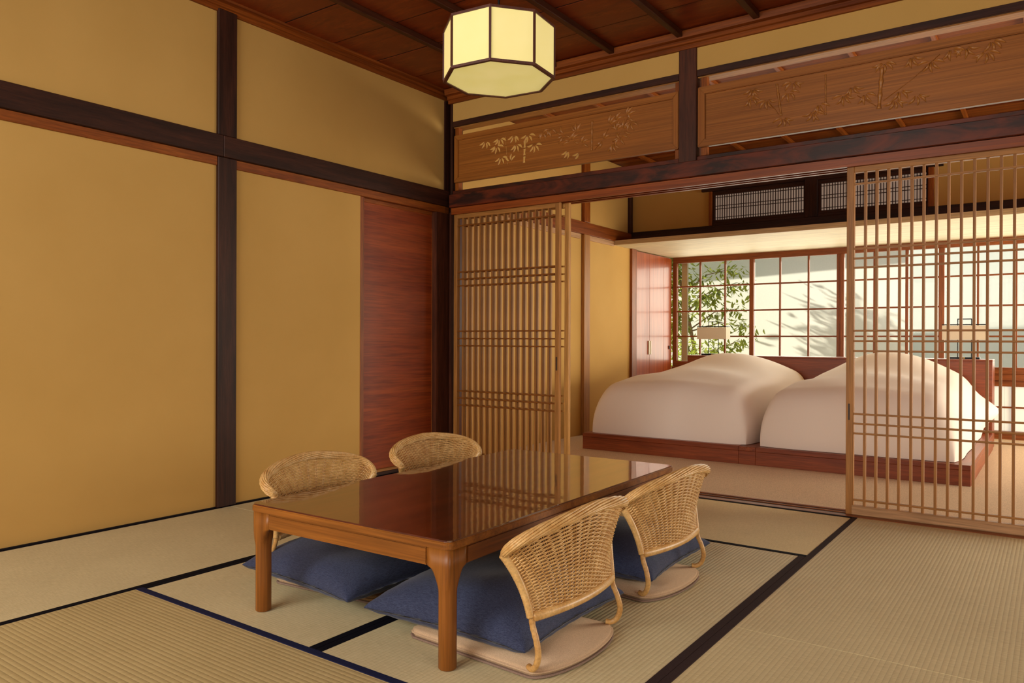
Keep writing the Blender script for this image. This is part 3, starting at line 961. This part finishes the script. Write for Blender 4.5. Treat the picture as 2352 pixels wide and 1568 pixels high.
def duvet(name, label, x0, x1, yf, yh, peak, tipx):
    root = tag(bpy.data.objects.new(name, None), None, label, 'bed', 'made beds on the platform')
    COL.objects.link(root)
    root.location = ((x0 + x1) / 2, (yf + yh) / 2, 0.131)
    cx, cy = (x0 + x1) / 2, (yf + yh) / 2
    z0 = 0.0015

    def dens(t):
        return 0.5 - 0.5 * math.copysign(abs(math.cos(PI * t)) ** 0.85, math.cos(PI * t))

    def fn(a, b):
        u, v = dens(a), dens(b)
        x = x0 + (x1 - x0) * u
        y = yf + (yh - yf) * v
        t = (y - yf) / (yh - yf)
        w = (x - cx) / ((x1 - x0) / 2)
        top = 0.425 + 0.035 * sm01(t * 3)
        ridge = (peak - top) * math.exp(-((t - 0.80) / 0.20) ** 2) * math.exp(-(abs(w) / 0.66) ** 2.4)
        body = 0.055 * math.exp(-(abs(w) / 0.8) ** 4) * sm01(t * 2.2)
        H = top + ridge + body - 0.03 * w * w
        H += 0.006 * math.sin(7 * t + 2.1 * w) * math.sin(3 * w + 1) + 0.004 * math.sin(19 * t + 5 * w)
        dx = min(u, 1 - u) * (x1 - x0)
        dyf, dyb = v * (yh - yf), (1 - v) * (yh - yf)
        def edge(d, R, n):
            e = max(0.0, min(1.0, d / R))
            return (1 - (1 - e) ** n) ** (1 / n)
        E = edge(dx, 0.20, 2.6) * edge(dyf, 0.26, 2.7) * edge(dyb, 0.10, 2.2)
        z = z0 + (H - z0) * E
        # cloth falls a little outside the mattress low down, and corners are rounded in plan
        k = 0.035 * math.sin(PI * min(1, z / 0.3)) if z < 0.3 else 0
        rx = 1 + k * 0.35
        corner = (abs(w) ** 6) * (abs(2 * t - 1) ** 6)
        xx = cx + (x - cx) * rx * (1 - 0.045 * corner)
        yy = cy + (y - cy) * (1 - 0.03 * corner)
        if tipx and w > 0:
            g = math.exp(-((t - 0.84) / 0.13) ** 2) * sm01(w * 1.4 - 0.4)
            hz = math.exp(-((z - 0.22) / 0.10) ** 2)
            xx += tipx * g * hz
        # soft vertical folds in the sides
        if E < 0.9:
            xx += 0.004 * math.sin(9 * y) * abs(w)
            yy += 0.004 * math.sin(11 * x) * abs(2 * t - 1)
        return (xx - cx, yy - cy, z)

    b = MB()
    b.grid(fn, 64, 72)
    b.build('duvet', 'linen', root, smooth=True)
    bxm = MB().box(-(x1 - x0) / 2 + 0.05, (x1 - x0) / 2 - 0.05, -(yh - yf) / 2 + 0.05, (yh - yf) / 2 - 0.03, 0.001, 0.18).build('mattress', 'linen', root, bevel=0.03)
    return root


duvet('bed', 'white bed at the left, plump duvet over a pillow mound', 0.462, 1.812, 1.345, 3.295, 0.598, 0)
duvet('bed', 'white bed at the right, behind the open lattice door', 1.858, 3.150, 1.345, 3.295, 0.622, 0.13)


def bed_lamp(x, label, shade_w, depth=0.12):
    root = empty('table_lamp', (x, 3.45, 0.7505), 0, None, label, 'lamp', 'bedside lamps on the headboard')
    MB().box(-0.115, 0.115, -0.045, 0.045, 0.0, 0.016).build('base', 'black_metal', root, bevel=0.002)
    MB().tube([(0, -0.047, 0.008), (0, -0.041, 0.008)], 0.006, 8).build('switch', 'brass', root)
    fr = MB()
    for s in (-1, 1):
        fr.tube([(s * 0.052, 0, 0.016), (s * 0.052, 0, 0.345)], 0.004, 6)
    fr.tube([(-0.055, 0, 0.345), (0.055, 0, 0.345)], 0.004, 6)
    fr.build('frame', 'black_metal', root)
    tr = MB()
    for s in (-1, 1):
        tr.tube([(-shade_w / 2, s * depth / 2, 0.296), (shade_w / 2, s * depth / 2, 0.296)], 0.003, 5)
        tr.tube([(s * shade_w / 2, -depth / 2, 0.296), (s * shade_w / 2, depth / 2, 0.296)], 0.003, 5)
        tr.tube([(s * 0.052, -depth / 2, 0.296), (s * 0.052, depth / 2, 0.296)], 0.003, 5)
    tr.build('shade_carrier', 'black_metal', root)
    sh = MB()
    t = 0.004
    w, d = shade_w / 2, depth / 2
    sh.box(-w, w, -d, -d + t, 0.165, 0.288).box(-w, w, d - t, d, 0.165, 0.288).box(-w, -w + t, -d + t, d - t, 0.165, 0.288).box(w - t, w, -d + t, d - t, 0.165, 0.288)
    sh.build('lamp_shade', 'shade', root)
    return root


bed_lamp(0.745, 'bedside lamp with cream shade at the left end of the headboard, before the tree', 0.31)
bed_lamp(2.995, 'bedside lamp with a long cream shade seen through the open lattice door', 0.33)

# ================================================================== GARDEN
gd = tag(bx('ground', 'earth', -6, 9, 4.3, 12, -0.5, -0.35, bevel=0), 'structure', 'pale garden ground outside the bedroom window')
gw = tag(bx('wall_garden', 'white_plaster', -3.2, 2.13, 6.30, 6.5, -0.4, 2.5, bevel=0.01), 'structure', 'white rendered garden wall catching tree shadows')
MB().hexa([(-3.2, 6.0, 2.16), (2.16, 6.0, 2.42), (2.16, 6.6, 2.42), (-3.2, 6.6, 2.16), (-3.2, 6.0, 2.24), (2.16, 6.0, 2.5), (2.16, 6.6, 2.5), (-3.2, 6.6, 2.24)]).build('coping', 'white_plaster', gw).location = -gw.location
gw2 = tag(bx('wall_garden', 'pale_wall', 1.7, 3.62, 7.4, 7.5, -0.4, 3.4, bevel=0.01), 'structure', 'flat pale garden wall set farther back, behind the lattice door')
bx('trim_1', 'cream_board', 0.03, 0.10, YW + 0.10, YW + 0.14, 0.0, 1.9)['kind'] = 'structure'
# far roof and hedge at the right edge
fr_ = empty('garden_shed', (4.9, 10.2, -0.4), 0, None, 'low grey-roofed building beyond the garden at the right edge of the window', 'building')
MB().hexa([(3.6, 9.4, 2.02), (7.2, 9.4, 2.02), (7.2, 11.2, 2.32), (3.6, 11.2, 2.32), (3.6, 9.4, 2.10), (7.2, 9.4, 2.10), (7.2, 11.2, 2.40), (3.6, 11.2, 2.40)]).build('roof_slab', 'roof', fr_).location = -Vector((4.9, 10.2, -0.4))
bx('wall', 'earth', 3.8, 7.0, 9.7, 11.0, -0.4, 2.05, fr_, 0)


def leaves(parent, name, m, pts, size, n_per, spread, up=-0.5, kind='stuff', long=3.2):
    b = MB()
    for p in pts:
        for _ in range(n_per):
            c = Vector(p) + Vector((random.gauss(0, spread), random.gauss(0, spread), random.gauss(0, spread)))
            a = random.uniform(0, 2 * PI)
            d = Vector((math.cos(a), math.sin(a), up + random.uniform(-0.5, 0.6))).normalized()
            s = d.cross(Vector((random.uniform(-.5, .5), random.uniform(-.5, .5), 1))).normalized()
            L = size * random.uniform(0.7, 1.25)
            w = L / long
            nn = d.cross(s) * (0.12 * L)
            b.add([c, c + d * L * .35 + s * w * .5 + nn, c + d * L * .7 + s * w * .4 + nn * .6, c + d * L, c + d * L * .7 - s * w * .4 + nn * .6, c + d * L * .35 - s * w * .5 + nn],
                  [(0, 1, 2, 5), (2, 3, 4, 5)])
    o = b.build(name, m, parent, recalc=False)
    if kind:
        o['kind'] = kind
    return o


LEAF_MESHES = []
for k in range(3):
    b = MB()
    L, w = 0.125, 0.014 + 0.003 * k
    b.add([(0, 0, 0), (L * .3, w, .006), (L * .65, w * .8, .003), (L, 0, -.01), (L * .65, -w * .8, .003), (L * .3, -w, .006), (L * .3, 0, 0), (L * .65, 0, -.002)],
          [(0, 6, 1), (0, 5, 6), (6, 7, 2, 1), (5, 4, 7, 6), (7, 3, 2), (4, 3, 7)])
    LEAF_MESHES.append(b.mesh('leaf', 'leaf', recalc=False))

tr = empty('garden_tree', (-0.28, 5.95, -0.35), 0, None, 'slender evergreen tree with narrow drooping leaves outside the left window panes', 'tree')
TB = Vector((-0.28, 5.95, -0.35))
tips = []
tk = MB()
def far(p):
    return Vector((3.645 + (p[0] - 3.645) * 1.063, p[1] + 0.30, 0.9 + (p[2] - 0.9) * 1.063))


trunk = [(-0.02, 5.35, -0.38), (-0.06, 5.34, 0.45), (-0.16, 5.33, 1.05), (-0.26, 5.32, 1.45), (-0.34, 5.32, 1.9), (-0.36, 5.32, 2.5)]
tk.tube([far(p) - TB for p in trunk], [0.034, 0.028, 0.022, 0.018, 0.013, 0.007], 7)
tk.build('trunk', 'bark', tr, smooth=True)
rnd = random.Random(21)
branches = [((-0.16, 5.33, 1.05), (0.42, 5.45, 1.30)), ((-0.16, 5.33, 1.02), (0.60, 5.40, 1.06)), ((-0.22, 5.32, 1.28), (0.50, 5.55, 1.62)), ((-0.28, 5.32, 1.50), (0.38, 5.40, 1.80)),
            ((-0.06, 5.34, 0.55), (0.45, 5.42, 0.90)), ((-0.30, 5.32, 1.6), (-0.45, 5.25, 2.05)), ((-0.2, 5.32, 1.2), (-0.55, 5.3, 1.6)), ((-0.05, 5.34, 0.6), (-0.5, 5.3, 1.05)),
            ((-0.34, 5.32, 1.9), (0.1, 5.4, 2.2)), ((-0.08, 5.34, 0.5), (0.2, 5.2, 0.80)), ((-0.2, 5.32, 1.25), (0.15, 5.2, 1.5)), ((-0.1, 5.34, 0.85), (-0.45, 5.3, 1.35))]
for a, b in branches:
    a, b = far(a), far(b)
    mid = (a + b) / 2 + Vector((0, 0, 0.09))
    tb_ = MB()
    tb_.tube([a - TB, mid - TB, b - TB], [0.011, 0.007, 0.0035], 5)
    tb_.build('branch', 'bark', tr, smooth=True)
    for t in (0.35, 0.55, 0.72, 0.88, 1.0):
        q = a * (1 - t) ** 2 + 2 * mid * t * (1 - t) + b * t * t
        tips.append(q)
n_leaf = 0
for q in tips:
    for _ in range(5):
        if n_leaf >= 290:
            break
        n_leaf += 1
        a = rnd.uniform(0, 2 * PI)
        piece('leaf', rnd.choice(LEAF_MESHES), tr, q - TB + Vector((rnd.gauss(0, .035), rnd.gauss(0, .035), rnd.gauss(0, .03))),
              (rnd.uniform(-.5, .5), rnd.uniform(0.2, 1.1), a), (rnd.uniform(.8, 1.25),) * 3)
dense = [far((rnd.uniform(-0.62, -0.20), 5.32 + rnd.uniform(-.1, .1), rnd.uniform(0.75, 2.15))) for _ in range(70)]
leaves(tr, 'foliage', 'leaf', [q - TB for q in tips] + [q - TB for q in dense], 0.125, 11, 0.085, up=-0.55, long=3.6)

sh = empty('garden_shrub', (-0.15, 5.05, -0.35), 0, None, 'bright yellow-green shrub low outside the left window panes', 'shrub')
spts = [Vector((rnd.uniform(-0.45, 0.42), rnd.uniform(-0.1, 0.15), rnd.uniform(0.75, 1.18))) for _ in range(60)]
spts = [p for p in spts if p.z < 1.18 - 0.5 * max(0, p.x)]
sg = MB()
for k in range(7):
    a = rnd.uniform(0, 2 * PI)
    sg.tube([(0.05 * math.cos(a), 0.05 * math.sin(a), 0), (0.16 * math.cos(a), 0.1 * math.sin(a), 0.5), (0.3 * math.cos(a), 0.12 * math.sin(a), 1.0)], [0.008, 0.006, 0.003], 5)
sg.build('stems', 'bark', sh)
leaves(sh, 'foliage', 'leaf_bright', spts, 0.06, 16, 0.07, up=-0.1, long=2.0)

hd = empty('garden_hedge', (4.5, 8.9, -0.4), 0, None, 'sunlit yellow-green hedge beyond the garden at the right edge of the window', 'hedge')
hp = [Vector((rnd.uniform(-0.85, 1.5), rnd.uniform(-0.15, 0.3), rnd.uniform(0.2, 1.95))) for _ in range(170)]
hs = MB()
for x in (-0.6, -0.1, 0.4, 0.9, 1.3):
    hs.tube([(x, 0, 0), (x + 0.05, 0.02, 0.9), (x - 0.03, 0, 1.7)], [0.02, 0.015, 0.006], 6)
hs.build('stems', 'bark', hd)
leaves(hd, 'foliage', 'leaf_far', hp, 0.09, 20, 0.10, up=0.0, long=2.2)

# ================================================================== FURNITURE
# ---- hanging lantern
LX, LY, LZ = 1.888, -1.842, 1.900
ln = empty('pendant_lantern', (LX, LY, LZ), 0, None, 'glowing octagonal paper lantern with a dark wooden frame hanging from the ceiling', 'lantern')
RO, HH = 0.219, 0.202
A0 = math.radians(28.5)
vx = [(RO * math.cos(A0 + k * PI / 4), RO * math.sin(A0 + k * PI / 4)) for k in range(8)]
for k in range(8):
    p, q = vx[k], vx[(k + 1) % 8]
    a = math.atan2(q[1] - p[1], q[0] - p[0])
    cx, cy = (p[0] + q[0]) / 2, (p[1] + q[1]) / 2
    L = math.hypot(q[0] - p[0], q[1] - p[1])
    piece('paper_panel', MB().box(-L / 2 + 0.004, L / 2 - 0.004, 0.004, 0.006, 0.008, HH - 0.008).mesh('paper_panel', 'glow'), ln, (cx, cy, 0), (0, 0, a))
    for z in (0.0, HH - 0.009):
        hw = L / 2
        tn = math.tan(PI / 8)
        m = MB().hexa([(-hw, 0, z), (hw, 0, z), (hw - 0.013 * tn, 0.013, z), (-hw + 0.013 * tn, 0.013, z),
                       (-hw, 0, z + 0.009), (hw, 0, z + 0.009), (hw - 0.013 * tn, 0.013, z + 0.009), (-hw + 0.013 * tn, 0.013, z + 0.009)]).mesh('frame_bar', 'lamp_frame')
        piece('frame_bar', m, ln, (cx, cy, 0), (0, 0, a))
    s = (RO - 0.004) / RO
    bxp = MB().box(-0.0042, 0.0042, -0.0042, 0.0042, 0.009, HH - 0.009).mesh('frame_post', 'lamp_frame')
    piece('frame_post', bxp, ln, (p[0] * s, p[1] * s, 0), (0, 0, A0 + k * PI / 4))
ins = [(x * 0.965, y_ * 0.965) for x, y_ in vx]
MB().prism(ins, 0.004, 0.006).build('bottom_panel', 'glow', ln)
MB().tube([(0, 0, HH - 0.02), (0, 0, 2.668 + 0.03 - LZ)], 0.0045, 8).build('hanging_rod', 'black_metal', ln)
sp = MB()
for k in (0, 2):
    p, q = vx[k], vx[k + 4]
    sp.tube([(p[0] * .95, p[1] * .95, HH - 0.012), (q[0] * .95, q[1] * .95, HH - 0.012)], 0.004, 5)
sp.build('spider', 'black_metal', ln)
MB().tube([(0, 0, 2.70 - 0.03 - LZ), (0, 0, 2.70 + 0.002 - LZ)], 0.035, 16).build('ceiling_rose', 'black_metal', ln)

# ---- low table
TH = 0.357
tb = empty('low_table', (1.881, -1.872, 0.0), math.radians(1.2), None, 'low rectangular wooden table with a glossy dark red-brown top and round legs', 'table')
TW, TL = 0.425, 0.775


def rrect(w, l, r, n=6):
    pts = []
    for cx, cy, a0 in ((w - r, l - r, 0), (-w + r, l - r, 90), (-w + r, -l + r, 180), (w - r, -l + r, 270)):
        for i in range(n + 1):
            a = math.radians(a0 + 90 * i / n)
            pts.append((cx + r * math.cos(a), cy + r * math.sin(a)))
    return pts


MB().prism(rrect(TW, TL, 0.022), TH - 0.026, TH - 0.0045).build('table_edge', 'teakX', tb, bevel=0.003, seg=3)
MB().prism(rrect(TW - 0.004, TL - 0.004, 0.019), TH - 0.0045, TH).build('table_top', 'tabletop', tb)
zt, za = TH - 0.0275, TH - 0.078
inset = 0.006
for s in (-1, 1):
    MB().box(-TW + 0.086, TW - 0.086, s * (TL - inset) - (0.022 if s > 0 else 0), s * (TL - inset) + (0.022 if s < 0 else 0), za, zt).build('apron', 'teakX', tb, bevel=0.004)
    MB().box(s * (TW - inset) - (0.022 if s > 0 else 0), s * (TW - inset) + (0.022 if s < 0 else 0), -TL + 0.086, TL - 0.086, za, zt).build('apron', 'teakY_shaded', tb, bevel=0.004)


def leg(sx, sy):
    """Round leg that spreads into a corner block with curved brackets along both aprons."""
    b = MB()
    R = 0.0255
    cx, cy = sx * (TW - inset - R), sy * (TL - inset - R)
    n = 24
    rings = []
    zs = [0.0, 0.003, 0.1, 0.2, za - 0.062] + [za - 0.062 + 0.062 * (i / 8) for i in range(1, 9)] + [zt]
    for z in zs:
        t = max(0.0, min(1.0, (z - (za - 0.062)) / 0.062))
        ext = 0.032 * (1 - math.sqrt(max(0, 1 - t * t)))       # quarter-round bracket
        sq = sm01((z - (za - 0.07)) / 0.07)
        r = R - (0.003 if z == 0 else 0)
        ring = []
        for k in range(n):
            a = 2 * PI * k / n
            c, s_ = math.cos(a), math.sin(a)
            # blend circle -> rounded square
            pw = 2.0 + 4.0 * sq
            rr = r / (abs(c) ** pw + abs(s_) ** pw) ** (1 / pw)
            x, y_ = rr * c, rr * s_
            # brackets grow inward along both aprons, only the 22 mm of the apron's own thickness
            if sx * x < 0 and sy * y_ > 0.1 * R:
                x -= sx * ext
            elif sy * y_ < 0 and sx * x > 0.1 * R:
                y_ -= sy * ext
            ring.append((cx + x, cy + y_, z))
        rings.append(ring)
    vs = [p for r_ in rings for p in r_]
    fs = []
    for i in range(len(rings) - 1):
        for k in range(n):
            k2 = (k + 1) % n
            fs.append((i * n + k, i * n + k2, (i + 1) * n + k2, (i + 1) * n + k))
    fs.append(tuple(range(n))[::-1])
    fs.append(tuple((len(rings) - 1) * n + k for k in range(n)))
    b.add(vs, fs)
    o = b.build('leg', 'teak', tb, smooth=True)
    return o


for sx in (-1, 1):
    for sy in (-1, 1):
        leg(sx, sy)


# ---- floor chairs: felt pad, rattan legs and woven back (local +x is the rear)
def lerp(a, b, t):
    return a + (b - a) * t


def bottom_curve(u):
    return Vector((0.0188 + 0.029 * (1 - u * u), 0.2132 * u, 0.1696))


def top_curve(u):
    k = PI / 2 * 1.2032
    c = (math.cos(k * u) - math.cos(k)) / (1 - math.cos(k))
    return Vector((-0.0312 + 0.1221 * c, 0.2660 * math.sin(k * u) / math.sin(k), 0.340 + 0.0957 * (1 - abs(u) ** 1.592)))


def back_pt(u, v):
    b, t = bottom_curve(u), top_curve(u)
    f = 0.35 * v + 0.65 * v ** 2.2
    g = 0.6 * v + 0.4 * v ** 2.2
    flare = 0.0
    return Vector((lerp(b.x, t.x, g) + flare, lerp(b.y, t.y, f), lerp(b.z, t.z, v)))


def back_nrm(u, v):
    e = 1e-3
    du = back_pt(u + e, v) - back_pt(u - e, v)
    dv = back_pt(u, v + e) - back_pt(u, v - e)
    return du.cross(dv).normalized()


NST = 19


def make_chair(label, x, y, rz):
    root = empty('floor_chair', (x, y, 0.0), rz, None, label, 'chair', 'legless rattan floor chairs around the low table')
    # felt pad: rounded at the rear, straight sides
    out = []
    for i in range(21):
        a = -PI / 2 + PI * i / 20
        out.append((0.004 + 0.074 * math.cos(a), 0.004 + 0.214 * math.sin(a)))
    out += [(-0.43, 0.208), (-0.455, 0.190), (-0.455, -0.180), (-0.43, -0.198)]
    MB().prism(out, 0.002, 0.008).build('pad_underside', 'felt_edge', root, bevel=0.002, seg=1)
    MB().prism([(px * 0.998, py * 0.996) for px, py in out], 0.008, 0.027).build('seat_pad', 'felt', root, smooth=True, bevel=0.008, seg=3)
    for s in (-1, 1):
        lg = MB()
        p0, p1 = bottom_curve(s), None
        pts = [Vector((0.004, s * 0.204, 0.033)), Vector((0.022, s * 0.213, 0.033)), Vector((0.039, s * 0.2185, 0.050)), Vector((0.046, s * 0.220, 0.080)), Vector((0.038, s * 0.2175, 0.115)), Vector((0.024, s * 0.2145, 0.148)), p0 + Vector((0, 0, 0.01))]
        fine = []
        for i in range(len(pts) - 1):
            for k in range(4):
                t = k / 4
                a_, b_ = pts[i], pts[i + 1]
                pa = pts[i - 1] if i else a_
                pb = pts[i + 2] if i + 2 < len(pts) else b_
                fine.append(0.5 * ((2 * a_) + (b_ - pa) * t + (2 * pa - 5 * a_ + 4 * b_ - pb) * t * t + (3 * a_ - pa - 3 * b_ + pb) * t ** 3))
        fine.append(pts[-1])
        rs = [0.0083 + (0.0006 if i % 2 else 0) for i in range(len(fine))]
        lg.tube(fine, rs, 8)
        lg.build('leg', 'rattan_dark', root, smooth=True)
        sd = MB()
        n = 54
        pp = [back_pt(s, i / n) + Vector((0, s * 0.004, 0)) for i in range(n + 1)]
        sd.tube(pp, [0.0098 + (0.0007 if i % 2 else 0) + 0.004 * (i / n) ** 2 for i in range(n + 1)], 8)
        sd.build('side_pole', 'rattan', root, smooth=True)
    lr = MB()
    n = 84
    lr.tube([bottom_curve(-0.99 + 1.98 * i / n) for i in range(n + 1)], [0.0135 + (0.0008 if i % 2 else 0) for i in range(n + 1)], 9)
    lr.build('lower_rail', 'rattan', root, smooth=True)
    # stakes in pairs
    st = MB()
    us = [-0.95 + 1.9 * (i + 0.5) / NST for i in range(NST)]
    for u in us:
        for d in (-0.009, 0.009):
            st.tube([back_pt(u + d, v / 9) for v in range(10)], 0.0017, 4, cap=False)
    o = st.build('stakes', 'rattan_dark', root, smooth=True)
    o['kind'] = 'stuff'
    # weavers passing in front of and behind the stakes
    wv = MB()
    NR = 46
    per = 4
    for j in range(NR):
        v = 0.045 + 0.94 * j / (NR - 1)
        pts = []
        n = NST * per
        for i in range(n + 1):
            u = -0.985 + 1.97 * i / n
            ph = (u + 0.95) / 1.9 * NST - 0.5
            off = 0.0028 * math.cos(PI * ph) * (1 if j % 2 else -1)
            pts.append(back_pt(u, v) + back_nrm(u, v) * off)
        wv.tube(pts, 0.00265, 4, cap=False)
    o = wv.build('wicker_weave', 'rattan', root, smooth=True)
    o['kind'] = 'stuff'
    # braided rim: helical strands around the top edge
    rm = MB()
    NS = 11
    n = 96
    for k in range(NS):
        pts, rs = [], []
        for i in range(n + 1):
            u = -1.02 + 2.04 * i / n
            c = top_curve(max(-1.02, min(1.02, u)))
            nn = back_nrm(max(-1, min(1, u)), 0.98)
            bb = Vector((0, 0, 1)) * 0.8 + nn * 0.25
            bb = (bb - nn * bb.dot(nn)).normalized()
            endk = min(1.0, (1.02 - abs(u)) / 0.10)
            rr = 0.0132 * (0.45 + 0.55 * math.sqrt(max(0, endk)))
            th = 2 * PI * k / NS + 3.6 * u
            pts.append(c + nn * (rr * math.cos(th) * 1.0) + bb * (rr * math.sin(th)))
            rs.append(0.0040)
        rm.tube(pts, rs, 5)
    o = rm.build('braided_rim', 'rattan', root, smooth=True)
    o['kind'] = 'stuff'
    core = MB()
    core.tube([top_curve(-0.98 + 1.96 * i / 30) for i in range(31)], 0.0118, 8)
    core.build('rim_core', 'rattan_dark', root, smooth=True)
    return root


ch = make_chair('woven rattan floor chair nearest the viewer, right of the table', 2.5066, -2.3256, -0.0208)
specs = [('woven rattan floor chair right of the table, nearest the bedroom', 2.4866, -1.610, -0.053),
         ('woven rattan floor chair on the wall side, opposite the nearest chair', 1.3116, -2.2105, 3.2267),
         ('woven rattan floor chair on the wall side, in front of the red sliding door', 1.265, -1.4728, 3.0995)]
for lab, x, y_, rz in specs:
    c = copy_tree(ch)
    c.location = (x, y_, 0)
    c.rotation_euler = (0, 0, rz)
    c['label'] = lab


# ---- navy cushions
def cushion(label, x, y, rz, hx, hy, th, z0, seed, tilt=0.0):
    r = random.Random(seed)
    root = empty('floor_cushion', (x, y, z0), rz, None, label, 'cushion', 'navy floor cushions on the chairs')
    ph = [r.uniform(0, 6.28) for _ in range(6)]

    def outline(u, v):
        # pillow-shaped plan: sides drawn in, corners pointed
        kx = 1 - 0.085 * (1 - v * v) ** 1.0 - 0.0 * abs(v)
        ky = 1 - 0.085 * (1 - u * u) ** 1.0
        return u * hx * kx, v * hy * ky

    def H(u, v):
        a = max(0.0, 1 - abs(u) ** 2.6)
        b = max(0.0, 1 - abs(v) ** 2.6)
        return (a * b) ** 0.42

    def dens(t):
        return -math.copysign(abs(math.cos(PI * t)) ** 0.9, math.cos(PI * t))

    def top(a, b):
        u, v = dens(a), dens(b)
        x_, y_ = outline(u, v)
        h = H(u, v)
        wr = 0.0035 * math.sin(9 * u + ph[0]) * math.sin(5 * v + ph[1]) + 0.004 * math.sin(3 * u - 4 * v + ph[2])
        em = (1 - h) * 0.0015 * math.sin(26 * (u + v) + ph[3])
        return (x_, y_, 0.034 + (th - 0.034) * h + wr * h + em)

    def bot(a, b):
        u, v = dens(a), dens(b)
        x_, y_ = outline(u, v)
        h = H(u, v)
        return (x_, y_, 0.034 - 0.034 * min(1, h * 1.5) + (1 - h) * 0.0015 * math.sin(26 * (u + v) + ph[3]))
    b = MB()
    b.grid(top, 44, 44)
    b.grid(lambda p, q: bot(1 - p, q), 44, 44)
    me = b.mesh('cover', 'navy', smooth=True)
    bm = bmesh.new()
    bm.from_mesh(me)
    bmesh.ops.remove_doubles(bm, verts=bm.verts, dist=0.0003)
    bm.to_mesh(me)
    bm.free()
    for p in me.polygons:
        p.use_smooth = True
    link('cover', me, root)
    zp = MB()
    zp.tube([(hx * 0.875 + 0.0, -hy * 0.55, 0.040), (hx * 0.905, 0, 0.0415), (hx * 0.885, hy * 0.6, 0.040)], 0.0016, 5)
    zp.build('zip', 'hardware', root)
    return root


cushion('navy linen floor cushion nearest the viewer, its corner beside the front table leg', 2.185, -2.235, math.radians(1), 0.302, 0.298, 0.150, 0.0285, 1)
cushion('navy linen floor cushion under the right chair nearest the bedroom', 2.185, -1.475, math.radians(2), 0.310, 0.300, 0.142, 0.0285, 2)
cushion('navy linen floor cushion seen between the two front table legs', 1.52, -2.215, math.radians(-4), 0.308, 0.296, 0.138, 0.0285, 3)
cushion('navy linen floor cushion in the deep shade under the far side of the table', 1.56, -1.49, math.radians(-3), 0.310, 0.296, 0.110, 0.0285, 4)
